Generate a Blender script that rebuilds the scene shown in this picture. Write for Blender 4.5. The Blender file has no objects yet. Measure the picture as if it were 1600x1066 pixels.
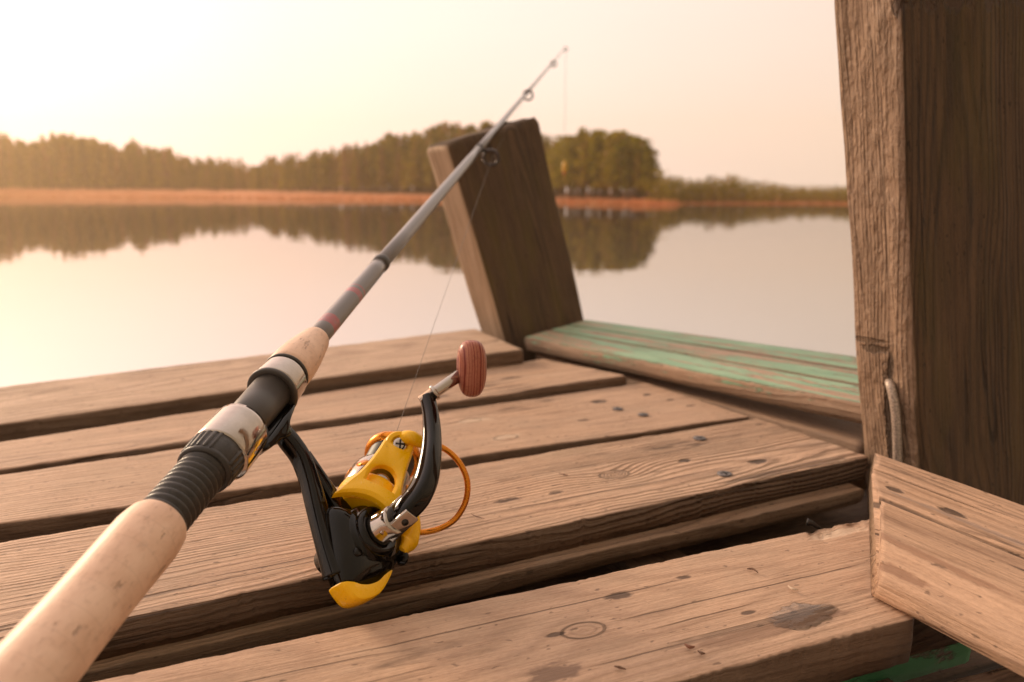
import bpy, bmesh, math, random
import numpy as np
from mathutils import Vector, Matrix, noise as mnoise

random.seed(7)
rng = np.random.default_rng(11)
scene = bpy.context.scene
COL = scene.collection

# ------------------------------------------------------------------ camera
F, CX, CY = 1244.0, 800.0, 533.0           # focal length in photo pixels
H, HV = 0.222, 301.0                       # eye height over the deck (m), horizon row
TH = math.atan((CY - HV) / F)
ct, st = math.cos(TH), math.sin(TH)


def cam2w(c):
    x, y, d = c
    return Vector((x, d * ct + y * st, H - d * st + y * ct))


def ray(u, v):
    return Vector(((u - CX) / F, (CY - v) / F, 1.0))


def P(u, v, depth):                        # point seen at a pixel, given its depth
    return cam2w(ray(u, v) * depth)


def at(u, v, z=0.0):                       # point seen at a pixel, given its height
    r = cam2w(ray(u, v)) - Vector((0, 0, H))
    t = (z - H) / r.z
    return Vector((0, 0, H)) + r * t


cam = bpy.data.cameras.new('camera')
camo = bpy.data.objects.new('camera', cam)
COL.objects.link(camo)
camo.location = (0, 0, H)
camo.rotation_euler = (math.pi / 2 - TH, 0, 0)
cam.sensor_width = 36
cam.lens = 36 * F / 1600
cam.clip_start = 0.02
cam.clip_end = 5000
cam.dof.use_dof = True
cam.dof.focus_distance = 0.45
cam.dof.aperture_fstop = 7.5
scene.camera = camo

scene.view_settings.view_transform = 'Standard'
scene.view_settings.look = 'None'
scene.view_settings.exposure = 0
scene.view_settings.gamma = 1
scene.cycles.use_denoising = True
scene.cycles.max_bounces = 8
scene.cycles.volume_bounces = 1
scene.cycles.transparent_max_bounces = 12
scene.cycles.caustics_reflective = False
scene.cycles.caustics_refractive = False


# ------------------------------------------------------------------ node helpers
class NT:
    def __init__(s, name):
        s.m = bpy.data.materials.new(name)
        s.m.use_nodes = True
        s.t = s.m.node_tree
        s.n, s.l = s.t.nodes, s.t.links
        s.b = s.n['Principled BSDF']
        s.out = s.n['Material Output']

    def put(s, sock, v):
        if hasattr(v, 'links') or hasattr(v, 'is_linked'):
            s.l.new(v, sock)
        elif isinstance(v, (tuple, list)) and len(v) == 3 and sock.type == 'RGBA':
            sock.default_value = (*v, 1)
        else:
            sock.default_value = v

    def ma(s, op, a, b=None, c=None, clamp=False):
        n = s.n.new('ShaderNodeMath'); n.operation = op; n.use_clamp = clamp
        s.put(n.inputs[0], a)
        if b is not None: s.put(n.inputs[1], b)
        if c is not None: s.put(n.inputs[2], c)
        return n.outputs[0]

    def vm(s, op, a, b=None):
        n = s.n.new('ShaderNodeVectorMath'); n.operation = op
        s.put(n.inputs[0], a)
        if b is not None: s.put(n.inputs[1], b)
        return n.outputs['Value'] if op in ('LENGTH', 'DOT_PRODUCT') else n.outputs[0]

    def noise(s, vec, scale=1.0, detail=2.0, rough=0.5, dist=0.0, col=False):
        n = s.n.new('ShaderNodeTexNoise')
        s.l.new(vec, n.inputs['Vector'])
        n.inputs['Scale'].default_value = scale
        n.inputs['Detail'].default_value = detail
        n.inputs['Roughness'].default_value = rough
        n.inputs['Distortion'].default_value = dist
        return n.outputs['Color' if col else 0]

    def mix(s, fac, a, b, mode='MIX'):
        n = s.n.new('ShaderNodeMix'); n.data_type = 'RGBA'; n.blend_type = mode
        s.put(n.inputs[0], fac); s.put(n.inputs[6], a); s.put(n.inputs[7], b)
        return n.outputs[2]

    def step(s, x, lo, hi, a=0.0, b=1.0):
        n = s.n.new('ShaderNodeMapRange'); n.interpolation_type = 'SMOOTHSTEP'
        s.put(n.inputs[0], x)
        n.inputs[1].default_value = lo; n.inputs[2].default_value = hi
        n.inputs[3].default_value = a; n.inputs[4].default_value = b
        return n.outputs[0]

    def ramp(s, fac, stops):
        n = s.n.new('ShaderNodeValToRGB')
        e = n.color_ramp.elements
        while len(e) < len(stops): e.new(0.5)
        for el, (p, c) in zip(e, stops):
            el.position = p; el.color = (*c, 1)
        s.l.new(fac, n.inputs[0])
        return n.outputs[0]

    def obj(s):
        return s.n.new('ShaderNodeTexCoord').outputs['Object']

    def sep(s, v):
        n = s.n.new('ShaderNodeSeparateXYZ'); s.l.new(v, n.inputs[0]); return n.outputs

    def comb(s, x, y, z):
        n = s.n.new('ShaderNodeCombineXYZ')
        for i, q in enumerate((x, y, z)): s.put(n.inputs[i], q)
        return n.outputs[0]

    def bump(s, h, dist=0.001, strength=1.0):
        n = s.n.new('ShaderNodeBump')
        n.inputs['Strength'].default_value = strength
        n.inputs['Distance'].default_value = dist
        s.l.new(h, n.inputs['Height'])
        s.l.new(n.outputs[0], s.b.inputs['Normal'])

    def set(s, **k):
        names = dict(color='Base Color', rough='Roughness', metal='Metallic', ior='IOR', coat='Coat Weight',
                     coat_rough='Coat Roughness', spec='Specular IOR Level', trans='Transmission Weight')
        for a, v in k.items(): s.put(s.b.inputs[names[a]], v)
        return s.m


def wood(name, light, dark, grey=(0.30, 0.25, 0.21), greyness=0.45, seed=0.0, ring=0.0035, pith=(0.03, -0.05), tilt=0.06,
         knots=(), spots=(), bump=1.0, sidedark=0.85, paint=None, rough=0.62, contrast=1.0, cracks_grooves=(), moss=0.0, fibre_end=0.0, crackscale=1.0, crackamt=0.6, shade_grime=0.75, crackwob=1.0, two=None, ridge=None, chew=0.0, rim=0.3):
    """Weathered timber: growth rings round a pith running along local X, fibres, knots, checks, stains, optional worn paint."""
    t = NT(name)
    rim_amt = rim
    co = t.obj()
    x, y, z = t.sep(co)
    off = t.vm('ADD', co, (seed * 3.17, seed * 1.31, seed * 0.77))
    slow = t.noise(t.vm('MULTIPLY', off, (2.2, 7, 7)), 1.0, 2.0, 0.5, 0.0, True)
    sx, sy, sz = t.sep(slow)
    fine = t.noise(t.vm('MULTIPLY', off, (9, 45, 45)), 1.0, 3.0, 0.55)
    yy = t.ma('ADD', t.ma('SUBTRACT', y, pith[0]), t.ma('MULTIPLY', t.ma('SUBTRACT', sx, 0.5), 0.06))
    zz = t.ma('ADD', t.ma('ADD', t.ma('SUBTRACT', z, pith[1]), t.ma('MULTIPLY', x, tilt)), t.ma('MULTIPLY', t.ma('SUBTRACT', sy, 0.5), 0.05))
    r = t.ma('SQRT', t.ma('ADD', t.ma('MULTIPLY', yy, yy), t.ma('MULTIPLY', zz, zz)))
    r = t.ma('ADD', r, t.ma('MULTIPLY', t.ma('SUBTRACT', fine, 0.5), 0.0035))
    kin = None
    for kx, ky, kr in knots:
        dx = t.ma('MULTIPLY', t.ma('SUBTRACT', x, kx), 0.62)
        dy = t.ma('SUBTRACT', y, ky)
        d = t.ma('SQRT', t.ma('ADD', t.ma('MULTIPLY', dx, dx), t.ma('MULTIPLY', dy, dy)))
        d = t.ma('ADD', d, t.ma('MULTIPLY', t.ma('SUBTRACT', fine, 0.5), kr * 0.5))
        g = t.ma('EXPONENT', t.ma('MULTIPLY', t.ma('POWER', t.ma('DIVIDE', d, kr * 2.3), 2.0), -1.0))
        r = t.ma('ADD', r, t.ma('MULTIPLY', g, kr * 0.95))
        ins = t.step(d, kr * 0.82, kr * 1.02, 1.0, 0.0)
        r = t.ma('ADD', t.ma('MULTIPLY', r, t.ma('SUBTRACT', 1.0, ins)), t.ma('MULTIPLY', ins, t.ma('MULTIPLY', d, 1.7)))
        rim = t.ma('MULTIPLY', t.step(d, kr * 0.8, kr * 0.98), t.step(d, kr * 1.0, kr * 1.2, 1.0, 0.0))
        core = t.ma('ADD', t.ma('MULTIPLY', ins, 0.14), t.ma('MULTIPLY', rim, rim_amt))
        kin = core if kin is None else t.ma('MAXIMUM', kin, core)
    ph = t.ma('MULTIPLY', r, 2 * math.pi / ring)
    rg = t.ma('ADD', t.ma('MULTIPLY', t.ma('SINE', ph), 0.5), 0.5)
    late = t.ma('POWER', rg, 2.2)
    band = t.noise(t.vm('MULTIPLY', t.comb(x, r, 0.0), (1.5, 130, 1)), 1.0, 1.0)
    late = t.ma('MULTIPLY', late, t.step(band, 0.25, 0.7, 0.25, 1.0))
    fib = t.noise(t.vm('MULTIPLY', off, (26, 640, 640)), 1.0, 3.0, 0.65)
    fib2 = t.noise(t.vm('MULTIPLY', off, (9, 190, 190)), 1.0, 4.0, 0.65)
    blot = t.noise(t.vm('MULTIPLY', off, (7, 14, 14)), 1.0, 5.0, 0.62)
    blot2 = t.noise(t.vm('MULTIPLY', t.vm('ADD', off, (5, 5, 5)), (16, 34, 34)), 1.0, 6.0, 0.68)
    f = t.ma('MULTIPLY', late, 0.36 * contrast)
    f = t.ma('ADD', f, t.ma('MULTIPLY', t.ma('SUBTRACT', fib, 0.5), 1.15))
    grit = t.noise(t.vm('MULTIPLY', off, (260, 900, 900)), 1.0, 2.0, 0.7)
    f = t.ma('ADD', f, t.ma('MULTIPLY', t.ma('SUBTRACT', grit, 0.5), 0.7))
    f = t.ma('ADD', f, t.ma('MULTIPLY', t.ma('SUBTRACT', fib2, 0.5), 0.75 * contrast))
    f = t.ma('ADD', f, t.ma('MULTIPLY', t.ma('SUBTRACT', blot, 0.45), 0.4))
    f = t.ma('ADD', f, 0.24, clamp=True)
    mid = tuple((a + b) / 2 for a, b in zip(light, dark))
    c = t.ramp(f, [(0.0, light), (0.45, mid), (1.0, dark)])
    c = t.mix(t.ma('MULTIPLY', t.step(blot2, 0.35, 0.72), greyness), c, t.mix(fib2, tuple(q * 1.15 for q in grey), tuple(q * 0.6 for q in grey)))
    if kin is not None:
        c = t.mix(kin, c, tuple(q * 0.6 for q in dark))
    # small dirt specks and drying checks
    sp = t.noise(t.vm('MULTIPLY', off, (120, 260, 260)), 1.0, 2.0, 0.5)
    c = t.mix(t.ma('MULTIPLY', t.step(sp, 0.66, 0.73), 0.6), c, tuple(q * 0.3 for q in dark))
    cn = t.noise(t.vm('MULTIPLY', t.vm('ADD', off, (0, 3.3, 1.1)), (1.1 / crackscale, 26 / crackscale, 26 / crackscale)), 1.0, 3.0, 0.5, 0.25)
    ck = t.ma('MULTIPLY', t.step(t.ma('ABSOLUTE', t.ma('SUBTRACT', cn, 0.5)), 0.003, 0.012, 1.0, 0.0), t.step(blot, 0.42, 0.6))
    for y0, sl, x0, x1, wd in cracks_grooves:                     # long splits along the grain, and dark lines painted into grooves
        ly = t.ma('ADD', t.ma('SUBTRACT', t.ma('SUBTRACT', y, y0), t.ma('MULTIPLY', x, sl)), t.ma('MULTIPLY', t.ma('SUBTRACT', sx, 0.5), 0.01 * crackwob))
        ly = t.ma('ADD', ly, t.ma('MULTIPLY', t.ma('SUBTRACT', fine, 0.5), 0.003))
        on = t.ma('MULTIPLY', t.step(x, x0, x0 + 0.03), t.step(x, x1 - 0.03, x1, 1.0, 0.0))
        ck = t.ma('MAXIMUM', ck, t.ma('MULTIPLY', on, t.step(t.ma('ABSOLUTE', ly), wd * 0.4, wd, 1.0, 0.0)))
    c = t.mix(t.ma('MULTIPLY', ck, crackamt), c, tuple(q * 0.22 for q in dark))
    hgt = t.ma('ADD', t.ma('MULTIPLY', late, 0.45), t.ma('MULTIPLY', fib2, -0.9))
    hgt = t.ma('ADD', hgt, t.ma('MULTIPLY', fib, -0.55))
    hgt = t.ma('SUBTRACT', hgt, t.ma('MULTIPLY', grit, 0.25))
    if ridge:
        hgt = t.ma('ADD', hgt, t.ma('MULTIPLY', t.step(x, ridge[0], ridge[1]), t.ma('MULTIPLY', late, ridge[2])))
    hgt = t.ma('ADD', hgt, t.ma('MULTIPLY', blot2, 0.5))
    hgt = t.ma('SUBTRACT', hgt, t.ma('MULTIPLY', ck, 0.9))
    oz = t.n.new('ShaderNodeTexCoord').outputs['Normal']
    nz = t.sep(oz)[2]
    side = t.step(nz, 0.45, 0.92, 1.0, 0.0)
    if moss:
        mk = t.ma('MULTIPLY', t.step(t.noise(t.vm('MULTIPLY', off, (6, 22, 22)), 1.0, 4.0, 0.6), 0.45, 0.7), moss)
        c = t.mix(mk, c, (0.12, 0.085, 0.02))
    if two:                                               # one face toned apart: sunlit side painted lighter, besides its different weathering
        axis, sgn, l2, d2, amt = two
        fm = t.step(t.ma('MULTIPLY', t.sep(oz)[axis], sgn), 0.55, 0.8)
        c2 = t.ramp(t.ma('ADD', t.ma('MULTIPLY', f, 0.75), t.ma('MULTIPLY', t.ma('SUBTRACT', blot2, 0.5), 0.5), clamp=True), [(0.0, l2), (1.0, d2)])
        c = t.mix(t.ma('MULTIPLY', fm, amt), c, c2)
        if chew:
            cw = t.noise(t.vm('MULTIPLY', off, (75, 210, 210)), 1.0, 4.0, 0.65, 0.4)
            cw2 = t.noise(t.vm('MULTIPLY', off, (30, 60, 60)), 1.0, 3.0, 0.6)
            hgt = t.ma('ADD', hgt, t.ma('MULTIPLY', fm, t.ma('MULTIPLY', t.ma('MULTIPLY', cw, t.step(cw2, 0.3, 0.65)), chew)))
            c = t.mix(t.ma('MULTIPLY', fm, t.step(cw, 0.5, 0.32, 0.0, 0.5)), c, d2)
    for (px, py, rx, ry, colr, depth) in spots:           # painted shade of holes, stains, torn patches
        ex = t.ma('DIVIDE', t.ma('SUBTRACT', x, px), rx)
        ey = t.ma('DIVIDE', t.ma('SUBTRACT', y, py), ry)
        d = t.ma('SQRT', t.ma('ADD', t.ma('MULTIPLY', ex, ex), t.ma('MULTIPLY', ey, ey)))
        d = t.ma('ADD', d, t.ma('MULTIPLY', t.ma('SUBTRACT', fine, 0.5), 2.2))
        d = t.ma('ADD', d, t.ma('MULTIPLY', t.ma('SUBTRACT', fib2, 0.5), 0.6))
        d = t.ma('ADD', d, t.ma('MULTIPLY', t.ma('SUBTRACT', sp, 0.5), 1.3))
        mk = t.step(d, 0.6, 1.1, 1.0, 0.0)
        c = t.mix(t.ma('MULTIPLY', mk, 0.85), c, colr)
        hgt = t.ma('SUBTRACT', hgt, t.ma('MULTIPLY', mk, depth))
    # backlit shade of the sawn edges painted in, together with damp dirt
    c = t.mix(t.ma('MULTIPLY', side, t.step(blot2, 0.2, 0.8, sidedark, sidedark * shade_grime)), c, tuple(q * 0.20 for q in dark))
    rgh = rough
    if paint:
        pm, pc = paint(t, x, y, z, nz, off, fine, fib2, blot, blot2)
        c = t.mix(pm, c, pc)
        hgt = t.ma('ADD', t.ma('MULTIPLY', hgt, t.ma('SUBTRACT', 1.0, t.ma('MULTIPLY', pm, 0.6))), t.ma('MULTIPLY', pm, 0.8))
    if fibre_end:
        nx = t.ma('ABSOLUTE', t.sep(oz)[0])
        en = t.noise(t.vm('MULTIPLY', co, (500, 500, 500)), 1.0, 3.0, 0.7)
        em = t.step(nx, 0.4, 0.8)
        c = t.mix(t.ma('MULTIPLY', em, 0.9), c, t.mix(en, (0.16, 0.09, 0.05), (0.62, 0.43, 0.28)))
        hgt = t.ma('ADD', hgt, t.ma('MULTIPLY', t.ma('MULTIPLY', em, en), fibre_end))
    t.bump(hgt, 0.0014 * bump, 0.9)
    return t.set(color=c, rough=t.step(blot2, 0.3, 0.7, rough - 0.06, rough + 0.12), spec=0.4)


# ------------------------------------------------------------------ object helpers
def tag(o, label=None, cat=None, group=None, kind=None):
    if label: o['label'] = label
    if cat: o['category'] = cat
    if group: o['group'] = group
    if kind: o['kind'] = kind
    return o


def mesh_obj(name, verts, faces, mats, parent=None, matrix=None, smooth=True, fmat=None):
    me = bpy.data.meshes.new(name)
    me.from_pydata([tuple(v) for v in verts], [], faces)
    me.validate()
    for m in (mats if isinstance(mats, (list, tuple)) else [mats]): me.materials.append(m)
    if fmat is not None: me.polygons.foreach_set('material_index', fmat)
    me.polygons.foreach_set('use_smooth', [smooth] * len(me.polygons))
    bm = bmesh.new(); bm.from_mesh(me)
    bmesh.ops.recalc_face_normals(bm, faces=bm.faces)
    bm.to_mesh(me); bm.free()
    o = bpy.data.objects.new(name, me)
    COL.objects.link(o)
    if matrix is not None: o.matrix_world = matrix
    if parent is not None: o.parent = parent
    return o


def bevel(o, w=0.0006, seg=2, ang=35):
    b = o.modifiers.new('bevel', 'BEVEL'); b.width = w; b.segments = seg
    b.limit_method = 'ANGLE'; b.angle_limit = math.radians(ang); b.harden_normals = False
    return o


def spow(a, p):
    return math.copysign(abs(a) ** p, a)


class MB:
    def __init__(s): s.v, s.f = [], []

    def ringstack(s, rings, cap0=True, cap1=True, closed=False):
        b = len(s.v); n = len(rings[0])
        for r in rings: s.v.extend(r)
        m = len(rings)
        for i in range(m if closed else m - 1):
            a0, a1 = b + i * n, b + ((i + 1) % m) * n
            for k in range(n):
                s.f.append((a0 + k, a0 + (k + 1) % n, a1 + (k + 1) % n, a1 + k))
        if not closed:
            if cap0: s.f.append(tuple(b + k for k in range(n))[::-1])
            if cap1: s.f.append(tuple(b + (m - 1) * n + k for k in range(n)))
        return s

    def lathe(s, org, axis, prof, n=40, ref=None, fn=None, cap0=True, cap1=True):
        ax = Vector(axis).normalized()
        u = Vector(ref) if ref else (Vector((0, 0, 1)) if abs(ax.z) < 0.9 else Vector((0, 1, 0)))
        u = (u - ax * u.dot(ax)).normalized(); w = ax.cross(u)
        rings = []
        for h, r in prof:
            ring = []
            for k in range(n):
                a = 2 * math.pi * k / n
                rr = r * (fn(h, a) if fn else 1)
                ring.append(Vector(org) + ax * h + (u * math.cos(a) + w * math.sin(a)) * rr)
            rings.append(ring)
        return s.ringstack(rings, cap0, cap1)

    def tube(s, pts, rad, n=14, ref=(0, 0, 1), sub=6, closed=False, sq=1.0):
        """Swept ellipse through points (Catmull-Rom); rad: per-point number or (r_ref, r_side)."""
        pts = [Vector(p) for p in pts]
        rad = [(r, r) if not isinstance(r, (tuple, list)) else r for r in rad]
        P2, R2 = [], []
        m = len(pts)
        for i in range(m if closed else m - 1):
            if closed: i0, i1, i2, i3 = (i - 1) % m, i, (i + 1) % m, (i + 2) % m
            else: i0, i1, i2, i3 = max(i - 1, 0), i, i + 1, min(i + 2, m - 1)
            for j in range(sub):
                q = j / sub
                a, b, c, d = pts[i0], pts[i1], pts[i2], pts[i3]
                P2.append(0.5 * ((2 * b) + (c - a) * q + (2 * a - 5 * b + 4 * c - d) * q * q + (3 * b - a - 3 * c + d) * q ** 3))
                R2.append(tuple(rad[i1][k] * (1 - q) + rad[i2][k] * q for k in (0, 1)))
        if not closed: P2.append(pts[-1]); R2.append(rad[-1])
        rings = []
        ref = Vector(ref)
        for i, p in enumerate(P2):
            if closed: tg = P2[(i + 1) % len(P2)] - P2[i - 1]
            else: tg = P2[min(i + 1, len(P2) - 1)] - P2[max(i - 1, 0)]
            tg.normalize()
            u = ref - tg * ref.dot(tg)
            if u.length < 1e-4: u = tg.orthogonal()
            u.normalize(); w = tg.cross(u)
            rings.append([p + u * spow(math.cos(2 * math.pi * k / n), sq) * R2[i][0] + w * spow(math.sin(2 * math.pi * k / n), sq) * R2[i][1] for k in range(n)])
        return s.ringstack(rings, closed=closed)

    def box(s, c, ax, half):
        c = Vector(c); ax = [Vector(a).normalized() for a in ax]
        b = len(s.v)
        for i in (-1, 1):
            for j in (-1, 1):
                for k in (-1, 1):
                    s.v.append(c + ax[0] * half[0] * i + ax[1] * half[1] * j + ax[2] * half[2] * k)
        for q in ((0, 1, 3, 2), (4, 6, 7, 5), (0, 4, 5, 1), (2, 3, 7, 6), (0, 2, 6, 4), (1, 5, 7, 3)):
            s.f.append(tuple(b + i for i in q))
        return s

    def build(s, name, mat, parent=None, matrix=None, smooth=True):
        return mesh_obj(name, s.v, s.f, mat, parent, matrix, smooth)


def plank(name, FL, FR, BR, BL, th, mat, er=0.003, seed=1.0, step=0.003, rough=1.0, front=None, back=None, prof=None, chips=(), endrag=0.0, ntop=14):
    """A sawn board from the four corners of its top face. front / back: extra world points along those edges."""
    FL, FR, BR, BL = (Vector(p) for p in (FL, FR, BR, BL))
    X = ((FR + BR) - (FL + BL)).normalized()
    Y = (BL - FL) + (BR - FR)
    Y = (Y - X * Y.dot(X)).normalized()
    Z = X.cross(Y)
    M = Matrix((X, Y, Z)).transposed().to_4x4()
    M.translation = (FL + FR + BR + BL) / 4
    Mi = M.inverted()
    fl, fr, br, bl = (Mi @ p for p in (FL, FR, BR, BL))

    def edge(a, b, extra):
        q = sorted([a, b] + [Mi @ Vector(e) for e in (extra or ())], key=lambda p: p.x)
        xs = [p.x for p in q]

        def f(t):
            xx = a.x + (b.x - a.x) * t
            for i in range(len(q) - 1):
                if xx <= xs[i + 1] or i == len(q) - 2:
                    k = (xx - xs[i]) / max(xs[i + 1] - xs[i], 1e-6)
                    return q[i].lerp(q[i + 1], k)
        return f
    fe, be = edge(fl, fr, front), edge(bl, br, back)
    L = max((fr - fl).length, (br - bl).length)
    n = max(8, int(L / step))
    W = (bl - fl).length
    # cross-section: (across 0..1, inset from edge, depth below the top), going round
    cs = []
    for k in range(5):
        a = math.pi / 2 * k / 4
        cs.append((0, er * (1 - math.sin(a)), er * (1 - math.cos(a))))
    cs = cs[::-1]            # from down the front side up to the top
    top = [(k / ntop, 0, 0) for k in range(1, ntop)]
    bk = [(1, -q[1], q[2]) for q in cs[::-1]]
    down = [(1, 0, th * 0.5), (1, -er, th), (0, er, th), (0, 0, th * 0.5)]
    sect = cs + top + bk + down
    rings = []
    for i in range(n + 1):
        t = i / n
        e = 0.0
        if i == 0 or i == n: e = er * 0.6
        a, b = fe(t), be(t)
        if i == 0: a = a + Vector((e * 0, 0, 0))
        ring = []
        dirw = (b - a).normalized()
        wl = (b - a).length
        for (ac, ins, dp) in sect:
            p = a.lerp(b, ac) + dirw * (ins + (e if ac == 0 else -e if ac == 1 else 0))
            if prof and dp == 0: p.z += prof(ac)
            p.z -= dp + (e if dp < er else -e if dp > th - er else 0)
            q = p + Vector((seed * 7.3, seed * 1.7, seed))
            edgeness = 1.0 if ac in (0, 1) else 0.25
            nz = mnoise.noise(q * 9) * 0.0008 + mnoise.noise(q * 38) * 0.0003 + mnoise.noise(Vector((q.x * 70, q.y * 160, q.z * 160))) * 0.0004
            ny = mnoise.noise(Vector((q.x * 7, ac * 9, seed * 3))) * 0.0010 + mnoise.noise(Vector((q.x * 60, ac * 9 + q.z * 40, seed * 5))) * 0.0004 + (abs(mnoise.noise(Vector((q.x * 150, ac * 9 + q.z * 90, seed * 8)))) ** 2) * 0.0022 * (1 if ac == 0 else -1)
            p.z += nz * rough * (0.7 if ac not in (0, 1) else 1)
            p.y += ny * rough * edgeness
            if i in (0, n) or i in (1, n - 1):
                p.x += (mnoise.noise(Vector((p.y * 60, p.z * 60, seed + t * 9))) * 0.002 + mnoise.noise(Vector((p.y * 260, p.z * 160, seed + t * 9))) * 0.0012) * (rough + endrag)
            for (cx_, cy_, cr, cd) in chips:
                w_ = Vector((p.x - cx_, (p.y - cy_), 0)).length / cr
                if w_ < 1 and dp < th * 0.6:
                    p.z -= cd * (1 - w_ * w_) * (0.55 + 1.3 * mnoise.noise(Vector((q.x * 90, q.y * 520, q.z * 200))))
            ring.append(p)
        rings.append(ring)
    mb = MB().ringstack(rings)
    o = mesh_obj(name, mb.v, mb.f, mat, None, M)
    return o


def loc_xy(M, u, v, z=0.0):
    p = M.inverted() @ at(u, v, z)
    return p.x, p.y


def frame_of(FL, FR, BR, BL):
    FL, FR, BR, BL = (Vector(p) for p in (FL, FR, BR, BL))
    X = ((FR + BR) - (FL + BL)).normalized()
    Y = (BL - FL) + (BR - FR); Y = (Y - X * Y.dot(X)).normalized(); Z = X.cross(Y)
    M = Matrix((X, Y, Z)).transposed().to_4x4(); M.translation = (FL + FR + BR + BL) / 4
    return M


def ext(pL, pR, k):                        # stretch an edge beyond its left end
    return pL + (pL - pR) * k


# ------------------------------------------------------------------ simple materials
def simple(name, color, rough=0.5, metal=0.0, coat=0.0, nscale=0, namt=0.0, bumpd=0.0, spec=0.5):
    t = NT(name)
    c = color
    co = t.obj()
    if nscale:
        nn = t.noise(co, nscale, 4.0, 0.6)
        c = t.mix(t.step(nn, 0.3, 0.7), tuple(q * (1 - namt) for q in color), tuple(min(1, q * (1 + namt)) for q in color))
        rr = t.step(t.noise(co, nscale * 2.7, 4.0, 0.65), 0.25, 0.75, max(0.02, rough - 0.06 - rough * 0.25), rough + 0.06 + rough * 0.25)
        t.put(t.b.inputs['Roughness'], rr)
        if bumpd: t.bump(nn, bumpd, 0.5)
    else:
        t.set(rough=rough)
    return t.set(color=c, metal=metal, coat=coat, spec=spec)


def cork_mat():
    t = NT('cork')
    co = t.obj()
    n1 = t.noise(co, 55, 4, 0.6); n2 = t.noise(t.vm('MULTIPLY', co, (190, 420, 420)), 1, 3, 0.6)
    n3 = t.noise(t.vm('MULTIPLY', co, (75, 190, 190)), 1.0, 4, 0.62)
    c = t.mix(t.step(n1, 0.3, 0.7), (0.88, 0.61, 0.45), (0.77, 0.50, 0.35))
    c = t.mix(t.ma('MULTIPLY', t.step(n2, 0.5, 0.75), 0.3), c, (0.36, 0.2, 0.12))
    pit = t.step(n3, 0.64, 0.70)
    c = t.mix(t.ma('MULTIPLY', pit, 0.45), c, (0.24, 0.14, 0.09))
    sm = t.noise(t.vm('MULTIPLY', co, (45, 80, 80)), 1.0, 4, 0.6)
    c = t.mix(t.ma('MULTIPLY', t.step(sm, 0.62, 0.72), 0.28), c, (0.30, 0.22, 0.19))
    n5 = t.noise(t.vm('MULTIPLY', co, (22, 35, 35)), 1.0, 3, 0.6)
    c = t.mix(t.ma('MULTIPLY', t.step(n5, 0.5, 0.7), 0.14), c, (0.55, 0.30, 0.18))
    cx, cy_, cz = t.sep(co)
    pr_ = t.ma('MULTIPLY', t.ma('MULTIPLY', t.step(cx, -.20, -.195), t.step(cx, -.125, -.120, 1.0, 0.0)), t.ma('MULTIPLY', t.step(cy_, .0105, .0110), t.step(cz, .002, .003)))
    pn_ = t.step(t.noise(t.vm('MULTIPLY', co, (420, 420, 420)), 1.0, 2, 0.5), 0.5, 0.56)
    c = t.mix(t.ma('MULTIPLY', t.ma('MULTIPLY', pr_, pn_), 0.45), c, (0.33, 0.30, 0.29))
    jn = t.ma('ABSOLUTE', t.ma('SUBTRACT', t.ma('FRACT', t.ma('ADD', t.ma('MULTIPLY', cx, 1 / .0125), t.ma('MULTIPLY', n1, .06))), .5))
    c = t.mix(t.ma('MULTIPLY', t.step(jn, .02, .035, 1.0, 0.0), .10), c, (.28, .16, .1))
    t.bump(t.ma('SUBTRACT', t.ma('MULTIPLY', n2, 0.4), pit), 0.0006, 0.8)
    return t.set(color=c, rough=0.5, spec=0.35, coat=0.12, coat_rough=0.3)


def knob_mat():
    t = NT('laminated_wood')
    co = t.obj()
    x, y, z = t.sep(co)
    w = t.noise(t.vm('MULTIPLY', co, (60, 60, 60)), 1, 2, 0.5)
    q = t.ma('ADD', t.ma('MULTIPLY', y, 1.0), t.ma('MULTIPLY', t.ma('SUBTRACT', w, 0.5), 0.0022))
    s_ = t.noise(t.comb(0.0, t.ma('MULTIPLY', q, 700.0), 3.0), 1, 2, 0.7)
    c = t.ramp(s_, [(0.30, (0.13, 0.014, 0.010)), (0.44, (0.27, 0.045, 0.03)), (0.55, (0.50, 0.20, 0.12)), (0.68, (0.30, 0.06, 0.04))])
    ln = t.noise(t.vm('MULTIPLY', co, (700, 700, 60)), 1, 2, 0.6)
    c = t.mix(t.ma('MULTIPLY', t.step(ln, 0.5, 0.7), 0.35), c, (0.16, 0.04, 0.03))
    return t.set(color=c, rough=0.36, coat=0.12, coat_rough=0.15, spec=.35)


def blank_mat():
    t = NT('graphite_blank')
    co = t.obj()
    n = t.noise(t.vm('MULTIPLY', co, (12, 500, 500)), 1, 2, 0.6)
    x = t.sep(co)[0]
    c = t.mix(n, (0.10, 0.078, 0.066), (0.165, 0.132, 0.115))
    red = None
    for a0, a1 in ((0.126, 0.139), (0.180, 0.188), (0.192, 0.1945)):      # worn red bands of the decal
        m = t.ma('MULTIPLY', t.step(x, a0, a0 + 0.0006), t.step(x, a1 - 0.0006, a1, 1.0, 0.0))
        red = m if red is None else t.ma('MAXIMUM', red, m)
    wear = t.step(t.noise(co, 160, 3, 0.6), 0.3, 0.55, 0.4, 0.95)
    c = t.mix(t.ma('MULTIPLY', red, wear), c, (0.36, 0.035, 0.035))
    return t.set(color=c, rough=0.3, metal=0.1, coat=0.5, coat_rough=0.12)


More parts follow.
